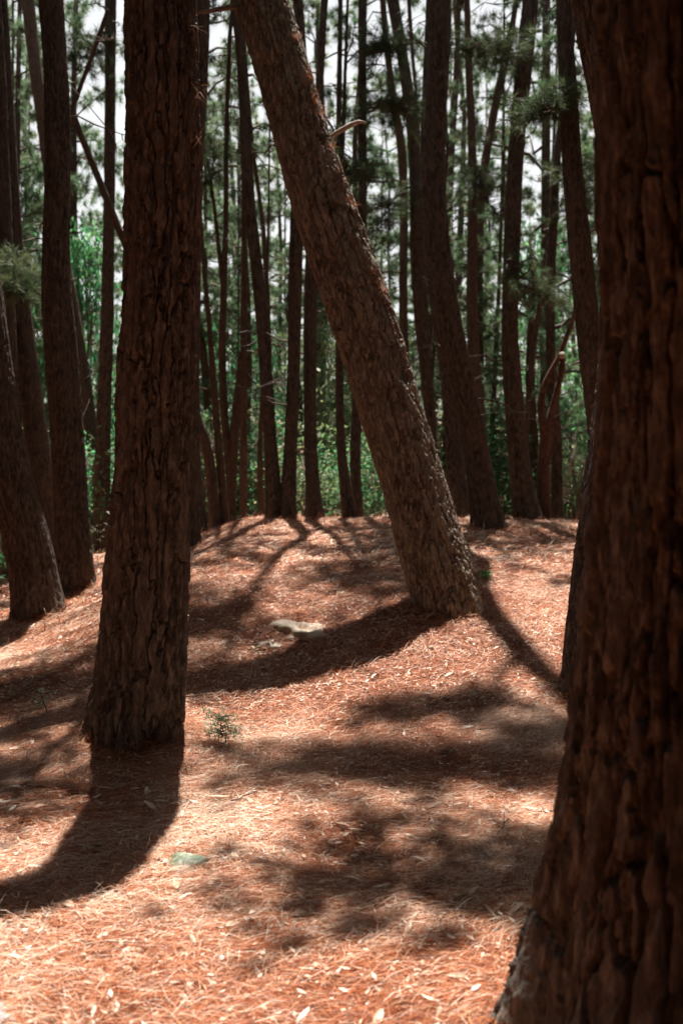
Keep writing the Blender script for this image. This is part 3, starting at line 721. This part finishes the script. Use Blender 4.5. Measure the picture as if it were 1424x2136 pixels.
# leafy limbs that hang into view between the trunks
for key, pts, sp, nt, sd in (('d', [at(12, 500, 13.9), at(30, 560, 13.2), at(52, 625, 12.9)], .13, 80, 41), ('aa', [at(1092, 130, 15.8), at(1050, 105, 15.2), at(985, 90, 14.8)], .24, 110, 42),
                             ('aa', [at(1065, 540, 15.8), at(1100, 585, 15.4), at(1135, 640, 15.2)], .2, 70, 43), ('r', [at(756, 240, 16.6), at(800, 215, 16.4), at(850, 235, 16.2)], .26, 110, 44),
                             ('p', [at(664, 210, 15.8), at(715, 330, 15.6), at(770, 375, 15.5)], .24, 90, 45), ('cc', [at(1188, 190, 12), at(1150, 215, 11.9), at(1108, 250, 11.8)], .17, 90, 46),
                             ('k', [at(475, 280, 16), at(450, 330, 15.9), at(425, 390, 15.8)], .24, 80, 47), ('r', [at(756, 120, 16.6), at(790, 90, 16.2), at(830, 100, 16)], .25, 90, 48), ('bb', [at(1160, 330, 16.9), at(1195, 380, 16.5), at(1230, 450, 16.3)], .26, 90, 49),
                             ('f', [at(230, 60, 18.5), at(190, 95, 18), at(160, 150, 17.8)], .28, 100, 50), ('x', [at(980, 330, 19), at(1010, 380, 18.5), at(1040, 460, 18.2)], .3, 100, 51), ('t', [at(845, 400, 18), at(800, 430, 17.6), at(780, 520, 17.4)], .28, 100, 52)):
    limb(*TREES[key], pts, .022, sd, sp, nt, nn=40, ln=.2, w=.008, tmin=.2)
# the twisted red tree with a sawn-off arm
red, red_b = pine('ff', 'twisted red-barked tree with two crossing arms, one sawn off pale', 16, [
    S([(560, 1212, 8), (667, 1195, 9), (701, 1181, 11), (745, 1166, 13), (779, 1146, 14), (802, 1135, 15), (836, 1126, 15), (870, 1128, 17), (900, 1137, 20), (970, 1133, 27), (1082, 1133, 29)], twigs=0),
    S([(742, 1174, 11), (768, 1172, 13), (819, 1161, 14), (850, 1152, 16), (886, 1146, 19), (960, 1137, 24)], ground=False, name='sawn_arm', twigs=0)], BARK_RED, None, None, 0, name='twisted_tree', flare=.05, nring=28, depth=.008, step=.03)
mb = MB(); c0 = at(1173, 742, 15.93) - red_b
mb.tube([c0 + (0, 0, -.02), c0 + (-.03, -.04, .03), c0 + (-.03, -.045, .036)], [.05, .052, .03], 12)
obj('sawn_end', mb.mesh('sawn_end'), PALEWOOD, red)

# details on the leaning pine: bleached stub, dark snapped branch, caught needles
mb = MB()
p = [at(683, 289, 9.55), at(712, 271, 9.48), at(735, 259, 9.42), at(748, 254, 9.38), at(764, 256, 9.35)]
mb.tube(np.array(p) - t3_b, [.022, .024, .024, .02, .008], 8)
obj('branch_stub', mb.mesh('branch_stub'), PALEWOOD, t3)
mb = MB()
p = [at(512, 11, 9.72), at(470, 16, 9.6), at(440, 22, 9.5), at(410, 27, 9.4)]
mb.tube(np.array(p) - t3_b, [.03, .026, .02, .012], 7)
obj('dead_branch', mb.mesh('dead_branch'), GREYTWIG, t3)
for k, (px, py) in enumerate([(617, 75), (636, 148), (651, 205), (668, 232), (672, 320), (695, 345), (706, 365), (712, 405), (725, 420), (772, 575), (792, 600), (640, 160), (688, 300), (700, 390)]):
    rs = np.random.default_rng(900 + k)
    mb = MB()
    Pq = at(px, py, 8.8 + .75 * (CY - py) / 1000) - t3_b
    tufts(mb, rs, np.array([Pq, Pq + (.03, -.02, -.04)]), np.array([[.3, -.6, -.3], [.2, -.4, -.5]]), 16, .13, .004, 1.1, tint=.4)
    obj('needle_clump', mb.mesh('needle_clump', False), NEEDLE_DEAD, t3)
for k, (px, py) in enumerate([(409, 200), (411, 286), (404, 60), (419, 182)]):
    rs = np.random.default_rng(950 + k)
    mb = MB()
    Pq = at(px, py, 6.0) - t2_b
    tufts(mb, rs, np.array([Pq]), np.array([[.5, -.3, -.7]]), 6, .13, .0018, .6, tint=.8)
    obj('needle_clump', mb.mesh('needle_clump', False), NEEDLE_DEAD, t2)

# ------------------------------------------------------------------ pines and broadleaved growth beyond the rise
rs = np.random.default_rng(77)
far_pts = []
FAR_TRUNK = {}
def far_pine(x, y, h, crown_from, ci, sc, grp='pines far beyond the rise', label='slender far pine with open feathery crown beyond the rise'):
    g = float(gz(x, y))
    root = tag(empty('pine_tree', (x, y, g)), label, 'tree', grp)
    q = np.random.default_rng(int(abs(x * 97 + y * 31)) + ci)
    n = 8
    zz = np.linspace(-.3, h, n)
    P = np.stack([np.cumsum(q.normal(0, .12, n)), np.cumsum(q.normal(0, .1, n)), zz], -1)
    mb = MB(); mb.tube(P, np.linspace(.17, .03, n) * q.uniform(.7, 1.1), 9)
    obj('trunk', mb.mesh('trunk'), BARK_FAR, root)
    cm, bm = FAR_CROWNS[ci % len(FAR_CROWNS)]
    c = obj('crown', cm, NEEDLE_FAR, root, (P[-1][0], P[-1][1], crown_from))
    c.rotation_euler = (0, 0, q.uniform(0, 6.28)); c.scale = (sc, sc, (h + .5 - crown_from) / 14.0)
    obj('crown_frame', bm, DARKTWIG, c)

spots = []
for row, (y0, y1, n, w) in enumerate(((23, 30, 12, .42), (31, 40, 15, .42), (42, 56, 16, .42))):
    for k in range(n):
        x = (-1 + 2 * (k + .5 + rs.uniform(-.35, .35)) / n) * w * (y0 + y1) / 2
        y = rs.uniform(y0, y1)
        spots.append((x, y))
for k, (x, y) in enumerate(spots):
    far_pine(x, y, rs.uniform(17, 24), rs.uniform(2.0, 6.5), k, rs.uniform(.8, 1.15))

for k in range(17):
    y = rs.uniform(20, 30); x = (-1 + 2 * (k + .5 + rs.uniform(-.3, .3)) / 17) * .40 * y
    far_pine(x, y, rs.uniform(4.5, 9.5), rs.uniform(.3, 1.2), k + 2, rs.uniform(.45, .75), 'young pines beyond the rise', 'young bushy pine with grey green needles beyond the rise')

def leaf_cluster(mb, rs, C, rad, n, size, droop=.5):
    c = C + rs.normal(0, 1, (n, 3)) * np.array(rad)
    d = unit(rs.normal(0, 1, (n, 3)) + np.array([0, 0, -droop]))
    s = unit(np.cross(d, rs.normal(0, 1, (n, 3))))
    L = size * rs.uniform(.6, 1.2, (n, 1))
    V = np.stack([c, c + d * L * .5 + s * L * .2, c + d * L, c + d * L * .5 - s * L * .2], 1).reshape(-1, 3)
    mb.add(V, Q=np.arange(len(V)).reshape(-1, 4), a=np.repeat(np.clip(rs.uniform(0, .35) + rs.uniform(0, .65, n), 0, 1), 4))

def broadleaf_meshes(seed, h, rad, ncl, nleaf, size, stems=4):
    rs = np.random.default_rng(seed)
    lf, st = MB(), MB()
    for s_ in range(stems):
        az = rs.uniform(0, 6.28); lean = rs.uniform(.1, .5)
        top = np.array([math.cos(az) * lean * rad, math.sin(az) * lean * rad, h * rs.uniform(.7, 1)])
        st.tube([(0, 0, -.2), top * .35 + rs.normal(0, .08, 3), top * .7 + rs.normal(0, .1, 3), top], [.05, .035, .022, .006], 5)
    for k in range(ncl):
        z = h * rs.uniform(.12, 1)
        a = rs.uniform(0, 6.28); rr = rad * math.sqrt(rs.uniform(.05, 1)) * (1.05 - (z / h) ** 2 * .7)
        c = np.array([math.cos(a) * rr, math.sin(a) * rr, z])
        st.tube([(c[0] * .2, c[1] * .2, z * .8), c * .6 + np.array([0, 0, z * .35]), c], [.012, .008, .003], 4)
        leaf_cluster(lf, rs, c, (.26, .26, .2), nleaf, size)
    return lf.mesh('foliage', False), st.mesh('stem')

BROAD = [broadleaf_meshes(400 + k, 4.6, 1.5, 62, 62, .15) for k in range(3)]
BUSH = [broadleaf_meshes(450 + k, 1.5, .8, 34, 48, .09, 5) for k in range(3)]

def broadleaf(name, label, cat, group, px, row_top, Y, var, meshes, nominal_h, mat=None, wide=1.0):
    x = (px - CX) / F * Y
    g = float(gz(x, Y))
    top = EYE + (CY - row_top) / F * Y
    h = max(.5, top - g)
    root = tag(empty(name, (x, Y, g)), label, cat, group)
    lf, st = meshes[var % len(meshes)]
    for nm, me, m in (('stem', st, GREYTWIG), ('foliage', lf, mat or LEAF_GREEN)):
        o = obj(nm, me, m, root)
        k = h / nominal_h
        o.scale = (k * wide, k * wide, k); o.rotation_euler = (0, 0, px * .7)

GB = 'broadleaved saplings beyond the rise'
for k, (px, row, Y, wd) in enumerate([(180, 440, 23, .42), (62, 370, 27, .4), (432, 690, 22, .5), (535, 640, 24, .42), (690, 690, 22, .5), (1118, 500, 26, .42), (1190, 820, 24, .6), (770, 800, 27, .7), (1040, 860, 21, .7), (240, 820, 24, .7), (500, 860, 21, .7)]):
    broadleaf('broadleaf_tree', 'leafy bright green broadleaved sapling beyond the rise', 'tree', GB, px, row, Y, k, BROAD, 4.6, (LEAF_DULL if k in (1, 3, 6, 9) else None), wd)
GS = 'shrubs along the far side of the rise'
for k in range(26):
    px = 20 + k * 48 + rs.uniform(-16, 16)
    broadleaf('shrub', 'low mixed green shrub just over the crest of the rise', 'shrub', GS, px, rs.uniform(880, 1050), rs.uniform(17.8, 22), k, BUSH, 1.5, LEAF_GREEN if rs.uniform() < .5 else LEAF_DULL, 1.1)

# brushwood between the trunks in the dip: one tangle
mb, tw = MB(), MB()
rs = np.random.default_rng(5)
for k in range(120):
    y = rs.uniform(20.5, 35); x = rs.uniform(-.46, .46) * y
    hb = rs.uniform(.5, 1.0) * (1.0 + .15 * y); sz = rs.uniform(.1, .26); n0 = len(mb.A); tb = rs.uniform(0, .6)
    for q in range(rs.integers(4, 9)):
        z = float(gz(x, y)) + rs.uniform(.1, 1) ** 1.3 * hb
        leaf_cluster(mb, rs, np.array([x + rs.normal(0, .45), y + rs.normal(0, .4), z]), (.3, .3, .24), 44, sz, .2)
    for q in range(n0, len(mb.A)): mb.A[q] = np.clip(tb + .45 * mb.A[q], 0, 1)
under = obj('undergrowth', mb.mesh('undergrowth', False), LEAF_DULL)
tag(under, 'tangled grey green undergrowth filling the dip behind the rise', 'undergrowth', kind='stuff')
for k in range(260):
    y = rs.uniform(19, 32); x = rs.uniform(-.44, .44) * y
    b = np.array([x, y, float(gz(x, y))])
    e = b + np.array([rs.normal(0, 1.0), rs.normal(0, .6), rs.uniform(1.2, 4.5)])
    tw.tube([b, (b + e) / 2 + rs.normal(0, .2, 3), e], [.02, .014, .004], 4)
tag(obj('brushwood', tw.mesh('brushwood'), GREYTWIG), 'thin grey brushwood stems standing in the undergrowth', 'brushwood', kind='stuff')
# far wood that reads as one mass
mb = MB()
for k in range(900):
    y = rs.uniform(60, 95); x = rs.uniform(-.5, .5) * y
    z = float(gz(x, y)) + rs.uniform(0, 1) * (11 + 3 * vnoise(np.array(x * .12), np.array(y * .1), 3))
    leaf_cluster(mb, rs, np.array([x, y, z]), (.9, .9, .6), 60, .42, .2)
tag(obj('far_woods', mb.mesh('far_woods', False), NEEDLE_FAR), 'far wooded slope closing the view behind all the trunks', 'woods', kind='stuff')

# ------------------------------------------------------------------ things lying on the needles
def blob_mesh(name, seed, sx, sy, sz, n=48, rough=.25, flat=0):
    u = np.linspace(0, 2 * math.pi, n, endpoint=False); v = np.linspace(-math.pi / 2, math.pi / 2, n // 2)
    U, W = np.meshgrid(u, v)
    X = np.stack([np.cos(W) * np.cos(U), np.cos(W) * np.sin(U), np.sin(W)], -1)
    k = 1 + rough * (fbm(X[..., 0] * 1.7 + 5 + seed, X[..., 1] * 1.7 + X[..., 2] * 1.3 + 9, seed) - .5) * 2 + rough * .35 * (fbm(X[..., 0] * 6 + 3, X[..., 1] * 6 + X[..., 2] * 5, seed + 3) - .5)
    X = X * k[..., None] * np.array([sx, sy, sz])
    m = len(v)
    i, j = np.meshgrid(np.arange(m - 1), np.arange(n), indexing='ij')
    a0 = i * n + j; b0 = i * n + (j + 1) % n
    return make_mesh(name, X.reshape(-1, 3), [np.stack([a0, b0, b0 + n, a0 + n], -1).reshape(-1, 4)], True)

p = on_ground(632, 1318)
s = obj('stone', blob_mesh('stone', 3, .26, .22, .11, rough=.45), STONE, None, p + (0, .12, -.05)); s.rotation_euler = (0, .12, .2)
tag(s, 'pale sunlit stone half sunk in needles below the leaning trunk', 'stone')
p = on_ground(560, 1345)
s = obj('stone', blob_mesh('stone', 8, .12, .09, .05, rough=.5), STONE, None, p - (0, 0, .018))
tag(s, 'small pale stone beside the larger sunlit one', 'stone')
p = on_ground(382, 1808)
s = obj('stone', blob_mesh('stone', 12, .12, .085, .04, rough=.4), GREENSTONE, None, p + (0, 0, -.002)); s.rotation_euler = (.1, -.1, -.3)
tag(s, 'greenish mossy stone at the edge of the trunk shadow', 'stone')
p = on_ground(-36, 2150, 2.2)
s = obj('stone', blob_mesh('stone', 15, .10, .13, .06, rough=.35), CORNERGREY, None, p + (-.03, 0, -.01))
tag(s, 'stone standing in for a blurred mauve grey thing at the very corner', 'stone')

# seedlings
def seedling(label, px, py, h, seed, n, size, mat, name='seedling', dry=0):
    rs = np.random.default_rng(seed)
    b = on_ground(px, py)
    root = tag(empty(name, b), label, 'seedling')
    st, lf = MB(), MB()
    tip = np.array([-.25 * h, 0, h])
    st.tube([(0, 0, -.02), (-.02 * h, 0, h * .3), (-.15 * h, 0, h * .6), tip], [.005, .004, .003, .0015], 5)
    for k in range(n):
        u = rs.uniform(.25, 1)
        c = np.array([-.25 * h * u, 0, h * u])
        az = rs.uniform(0, 6.28)
        e = c + np.array([math.cos(az), math.sin(az) * .8, rs.uniform(.0, .35)]) * h * .55
        st.tube([c, (c + e) / 2 + (0, 0, .006), e], [.002, .0015, .0008], 4)
        m = 9
        Pq = c + (e - c) * np.linspace(.25, 1.05, m)[:, None]
        d = unit((e - c)[None] * .5 + rs.normal(0, 1, (m, 3)) * h * .3)
        s_ = unit(np.cross(d, rs.normal(0, .3, (m, 3)) + np.array([0, 0, 1])))
        L = size
        V = np.stack([Pq, Pq + d * L * .5 + s_ * L * .17, Pq + d * L, Pq + d * L * .5 - s_ * L * .17], 1).reshape(-1, 3)
        lf.add(V, Q=np.arange(4 * m).reshape(-1, 4), a=np.repeat(rs.uniform(.4, 1, m), 4))
    obj('stem', st.mesh('stem'), DARKTWIG, root)
    obj('foliage', lf.mesh('foliage', False), mat, root)

SEEDLEAF = leaf_mat('seedling_leaf', [(0, (.12, .2, .12)), (.6, (.27, .34, .23)), (1, (.46, .46, .36))], (1.1, 1.3, 1.0), .35)
seedling('tiny green fern-like seedling growing beside a fallen twig', 98, 1494, .16, 31, 9, .028, SEEDLEAF)
seedling('small dusty green bush sprouting from brown debris on the needles', 472, 1556, .19, 32, 46, .032, SEEDLEAF)
seedling('low green tuft at the foot of the leaning trunk', 1016, 1212, .1, 33, 10, .05, LEAF_GREEN)
seedling('leafy green sprig growing between the stout pine and the upright narrow one', 205, 1180, .55, 34, 12, .06, SEEDLEAF)
seedling('dark green drooping plant by the foot of the broad leaning pine', 4, 1235, .45, 35, 14, .09, LEAF_GREEN)

# twigs
def twig(label, rows, rads, mat, name='twig'):
    mb = MB()
    P0 = rows[0][0]
    for path, r in zip(rows, rads):
        mb.tube(np.array(path) - P0, np.linspace(r, r * .45, len(path)), 6)
    o = obj(name, mb.mesh(name), mat, None, P0)
    return tag(o, label, 'twig')

b = on_ground(94, 1318); Y = b[1]
twig('bleached forked twig standing upright from the needles', [[b - (0, 0, .03), at(94, 1300, Y), at(96, 1280, Y), at(92, 1268, Y)], [at(94, 1293, Y), at(104, 1290, Y), at(112, 1285, Y)], [at(93, 1299, Y), at(84, 1300, Y), at(78, 1298, Y)]], [.006, .004, .004], PALEWOOD)
b = on_ground(129, 1306); Y = b[1]
twig('bleached hooked twig arching up beside the forked one', [[b - (0, 0, .03), at(124, 1290, Y), at(118, 1280, Y), at(108, 1275, Y), at(110, 1271, Y)]], [.006], PALEWOOD)
def lying(pixels, r, lift=.02):
    P = [on_ground(*q) for q in pixels]
    return [p_ + (0, 0, lift) for p_ in P]
twig('long grey fallen twig with forked tip in the shade', [lying([(20, 1463), (60, 1432), (110, 1408), (135, 1412), (158, 1430)], 0), lying([(80, 1425), (115, 1416), (145, 1438)], 0), lying([(40, 1447), (90, 1440), (104, 1452)], 0)], [.008, .005, .005], GREYTWIG)
twig('short dark stick lying in the sun below the leaning trunk', [lying([(975, 1300), (1000, 1313), (1045, 1326)], 0)], [.009], DARKTWIG)
twig('crooked pale stick lying in the trunk shadow near the green stone', [lying([(150, 1770), (185, 1778), (215, 1786), (238, 1792)], 0)], [.007], PALEWOOD)
twig('thin pale strip of bark curved on the sunny needles', [lying([(180, 1984), (220, 1976), (255, 1978), (292, 1978)], 0)], [.006], PALEWOOD)
twig('short grey branch piece on the shaded slope of the rise', [lying([(690, 1218), (705, 1205), (716, 1198)], 0)], [.016], PALEWOOD)
twig('small dark twig among needles near the rear bowed trunk', [lying([(985, 1530), (1060, 1522), (1120, 1512)], 0)], [.006], DARKTWIG)
b = at(1166, 1078, 17.5)
twig('pale sunlit dead stick leaning beyond the twisted tree', [[b - (0, 0, .3), at(1172, 1040, 17.5), at(1184, 990, 17.6), at(1192, 960, 17.6), at(1200, 925, 17.7)], [at(1184, 990, 17.6), at(1176, 1010, 17.5)]], [.035, .02], PALEWOOD)

# dry leaves
def leaf_mesh(seed, L=.095, Wd=.022):
    rs = np.random.default_rng(seed)
    n = 9
    s = np.linspace(0, 1, n)
    wd = Wd * np.sin(np.pi * s ** .85) ** .8 * .5 + .0004
    bend = rs.uniform(-.3, .5); curl = rs.uniform(.1, .7); side = rs.uniform(-.25, .25)
    x = (s - .5) * L; z = bend * L * (s - .5) ** 2 + .002; y0 = side * L * (s - .5) ** 2
    V = []
    for k in range(n):
        V += [(x[k], y0[k] - wd[k], z[k] + wd[k] * curl), (x[k], y0[k], z[k]), (x[k], y0[k] + wd[k], z[k] + wd[k] * curl * rs.uniform(.6, 1.2))]
    Q = []
    for k in range(n - 1):
        a = k * 3
        Q += [(a, a + 1, a + 4, a + 3), (a + 1, a + 2, a + 5, a + 4)]
    V = np.array(V)
    return make_mesh('fallen_leaf', V, [np.array(Q)], True, {'tint': np.full(len(V), rs.uniform(.2, 1))})

LEAVES = [leaf_mesh(600 + k, .095 * random.Random(k).uniform(.6, 1.15), .02 * random.Random(k + 40).uniform(.8, 1.5)) for k in range(14)]
rs = np.random.default_rng(61)
def leaf_at(p, rz, me, label, group=None, sc=1.0, mat=None):
    if mat is not None:
        me = me.copy(); me.materials.clear(); me.materials.append(mat)
    o = obj('fallen_leaf', me, DRYLEAF, None, p + np.array([0, 0, .026]))
    o.rotation_euler = (rs.normal(0, .25), rs.normal(0, .2), rz); o.scale = (sc, sc, sc)
    tag(o, label, 'leaf', group)
for label, px, py, rz, sc, mat in (
    ('long pale tan leaf lying against the massive trunk root', 1075, 1915, .9, 1.25, None),
    ('brown curled leaf on the sunny needles beside the pale leaves', 640, 1708, .1, 1.0, BROWNLEAF),
    ('white bleached leaf below the long trunk shadow edge', 65, 1952, -.35, 1.3, None),
    ('white leaf lying alone in the brightest sunny patch', 555, 1695, .4, .9, None),
    ('pinkish pointed leaf in the shade patch near the massive trunk', 894, 1880, .6, .9, BROWNLEAF),
    ('reddish brown curled leaf at the bottom by the massive root', 838, 2112, .2, 1.0, BROWNLEAF),
    ('orange red leaf scrap near the dusty bush', 428, 1586, .2, .6, BROWNLEAF),
    ('upright curled tan leaf standing in the front needles', 482, 1945, 1.1, .9, None)):
    leaf_at(on_ground(px, py), rz, LEAVES[int(px) % 14], label, None, sc, mat)
GL = 'small dry leaves scattered on the needles'
LL = 'small pale dry leaf lying flat among the orange needles'
n_leaf = 0
while n_leaf < 285:
    y = math.sqrt(rs.uniform(2.7 ** 2, (5.4 if n_leaf % 2 else 9.6) ** 2)); x = rs.uniform(-1, 1) * .36 * y
    if rs.uniform() > .35 + .9 * float(vnoise(np.array(x * 1.3), np.array(y * 1.3), 91)): continue
    p = np.array([x, y, float(gz(x, y))])
    leaf_at(p, rs.uniform(0, 6.28), LEAVES[n_leaf % 14], LL, GL, rs.uniform(.55, 1.2) * min(1, .45 + y / 9))
    n_leaf += 1
# the crumbs of leaf beyond counting
mb = MB()
m = 100000
y = np.where(rs.uniform(0, 1, m) < .93, np.sqrt(rs.uniform(5.0 ** 2, 17 ** 2, m)), np.sqrt(rs.uniform(2.3 ** 2, 5.2 ** 2, m))); x = rs.uniform(-1, 1, m) * (.40 * y + .5)
k_ = rs.uniform(0, 1, m) < .25 + fbm(x * .9 + 4, y * .9, 57) * 1.1
x, y = x[k_], y[k_]; m = len(x)
c = np.stack([x, y, gz(x, y) + rs.uniform(.008, .03, m)], -1)
th = rs.uniform(0, 6.28, m)
d = unit(np.stack([np.cos(th), np.sin(th), rs.normal(0, .3, m)], -1)); s_ = unit(np.cross(d, np.array([0, 0, 1.0]) + rs.normal(0, .3, (m, 3))))
L = rs.uniform(.012, .045, (m, 1)) * (.75 + y[:, None] * .05)
V = np.stack([c - d * L * .5, c + s_ * L * .2, c + d * L * .5, c - s_ * L * .2], 1).reshape(-1, 3)
mb.add(V, Q=np.arange(len(V)).reshape(-1, 4), a=np.repeat(rs.uniform(0, 1, m), 4))
tag(obj('leaf_litter', mb.mesh('leaf_litter', False), DRYLEAF), 'fine pale leaf crumbs strewn through the needles', 'leaf litter', kind='stuff')

# ------------------------------------------------------------------ unseen canopy overhead, beside and behind the camera, added to block sky light
mb = MB()
rs = np.random.default_rng(8)
cl = []
for k in range(700): cl.append((rs.uniform(-14, 14), rs.uniform(-14, 2.0), rs.uniform(8, 15)))
for k in range(620): y = rs.uniform(0, 13); cl.append((rs.choice([-1, 1]) * (max(5.2, .36 * y + 2.6) + rs.uniform(0, 9)), y, rs.uniform(6, 16)))
for k in range(520): cl.append((rs.uniform(-15, 15), rs.uniform(-15, -7), rs.uniform(.5, 9)))
for k in range(320): cl.append((rs.choice([-1, 1]) * rs.uniform(8.5, 15), rs.uniform(-8, 14), rs.uniform(.3, 7)))
for k in range(520):
    y = rs.uniform(12, 34); cl.append((rs.choice([-1, 1]) * (.42 * y + 3.0 + rs.uniform(0, 8)), y, rs.uniform(1, 17)))
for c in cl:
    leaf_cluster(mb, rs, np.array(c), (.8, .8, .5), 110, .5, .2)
tag(obj('sky_blocking_canopy', mb.mesh('sky_blocking_canopy', False), CANOPY), 'unseen canopy of the same wood, added overhead and around to block sky light', 'canopy', kind='stuff')

# ------------------------------------------------------------------ needles heaped at trunk feet and over the stones
def heap(cx, cy, r0, r1, n, z0, lift, w, far=1.0, top=None):
    q = np.random.default_rng(int(abs(cx * 1000 + cy * 77)))
    a = q.uniform(0, 2 * math.pi, n); rr = r0 + (r1 - r0) * q.uniform(0, 1, n) ** 1.6
    x, y = cx + np.cos(a) * rr, cy + np.sin(a) * rr
    th = np.where(q.uniform(0, 1, n) < .6, a + math.pi / 2 + q.normal(0, .5, n), q.uniform(0, 6.28, n))
    pit = q.normal(.1, .3, n); L = q.uniform(.06, .16, n)
    d = np.stack([np.cos(th) * np.cos(pit), np.sin(th) * np.cos(pit), np.sin(pit)], -1)
    side = unit(np.stack([-np.sin(th), np.cos(th), q.normal(0, .4, n)], -1))
    c = np.stack([x, y, gz(x, y) + z0 + lift * q.uniform(0, 1, n) * np.clip((r1 - rr) / (r1 - r0), 0, 1)], -1)
    if top is not None: c[:, 2] = top(x, y) + q.uniform(.004, .02, n)
    ww = (w * q.uniform(.7, 1.3, n))[:, None] * .5
    V = np.stack([c - d * L[:, None] * .5 - side * ww, c - d * L[:, None] * .5 + side * ww, c + side * ww + side * L[:, None] * .04, c - side * ww + side * L[:, None] * .04, c + d * L[:, None] * .5], 1)
    b = np.arange(n)[:, None] * 5
    pal = np.array([(.10, .025, .008), (.2, .05, .016), (.34, .09, .03), (.46, .155, .06), (.64, .33, .17)])
    return V.reshape(-1, 3), b + np.array([[0, 1, 2, 3]]), b + np.array([[3, 2, 4]]), np.repeat(pal[q.integers(0, 5, n)], 5, axis=0)
Vs, Qs, Ts, Cs, off = [], [], [], [], 0
for hp in ((-1.28, 6.2, .24, .62, 5200, 0, .09, .0015), (.98, 8.95, .28, .75, 4200, 0, .10, .0022), (1.83, 7.0, .26, .6, 3000, 0, .08, .0018), (1.02, 2.75, .5, .85, 4000, 0, .06, .0013),
           (-3.3, 10.9, .26, .65, 1800, 0, .10, .003), (-3.25, 12.2, .24, .6, 1500, 0, .09, .003), (2.02, 13.6, .2, .55, 1200, 0, .08, .0035), (2.95, 15.8, .2, .6, 900, 0, .08, .004), (-.93, 15.5, .25, .7, 900, 0, .08, .004),
           (-.35, 8.62, .02, .36, 700, .05, .05, .0022), (-.66, 8.2, .02, .2, 260, .02, .03, .0022), (-.68, 4.33, .03, .2, 420, .012, .03, .0014)):
    V, Q, T, C_ = heap(*hp)
    Vs.append(V); Qs.append(Q + off); Ts.append(T + off); Cs.append(C_); off += len(V)
tag(obj('heaped_needles', make_mesh('heaped_needles', np.concatenate(Vs), [np.concatenate(Qs), np.concatenate(Ts)], False, {'col': np.concatenate(Cs)}), LITTER), 'needles heaped against the trunk feet and over the stones', 'pine needles', kind='stuff')

# small twigs and bark flakes strewn about
rs = np.random.default_rng(303)
TW = []
for k in range(6):
    mb = MB(); n = 6; t = np.linspace(0, 1, n)
    L = rs.uniform(.12, .3)
    P = np.stack([(t - .5) * L, rs.normal(0, .012, n), .004 + np.abs(rs.normal(0, .006, n))], -1)
    mb.tube(P, np.linspace(.0035, .0015, n), 5)
    for q in range(rs.integers(0, 3)):
        i = rs.integers(1, n - 1)
        mb.tube([P[i], P[i] + rs.normal(0, .03, 3) + (0, 0, .01)], [.002, .001], 4)
    TW.append(mb.mesh('twig'))
FL = [blob_mesh('bark_flake', 700 + k, rs.uniform(.018, .035), rs.uniform(.01, .018), .004, n=14, rough=.6) for k in range(5)]
FLMAT = simple_mat('bark_flake', [(.3, (.03, .014, .009)), (.7, (.12, .06, .04))], 30)
for k in range(70):
    y = math.sqrt(rs.uniform(2.8 ** 2, 9.5 ** 2)); x = rs.uniform(-1, 1) * .36 * y
    p = np.array([x, y, float(gz(x, y)) + .02])
    if k % 2:
        o = obj('twig', TW[k % 6], (PALEWOOD if k % 3 else DARKTWIG) if not TW[k % 6].materials else None, None, p)
        tag(o, 'short thin twig lying loose among the needles', 'twig', 'small twigs strewn on the needles')
    else:
        o = obj('bark_flake', FL[k % 5], FLMAT, None, p)
        tag(o, 'small dark flake of bark lying among the needles', 'bark flake', 'bark flakes strewn on the needles')
    o.rotation_euler = (rs.normal(0, .15), rs.normal(0, .15), rs.uniform(0, 6.28))
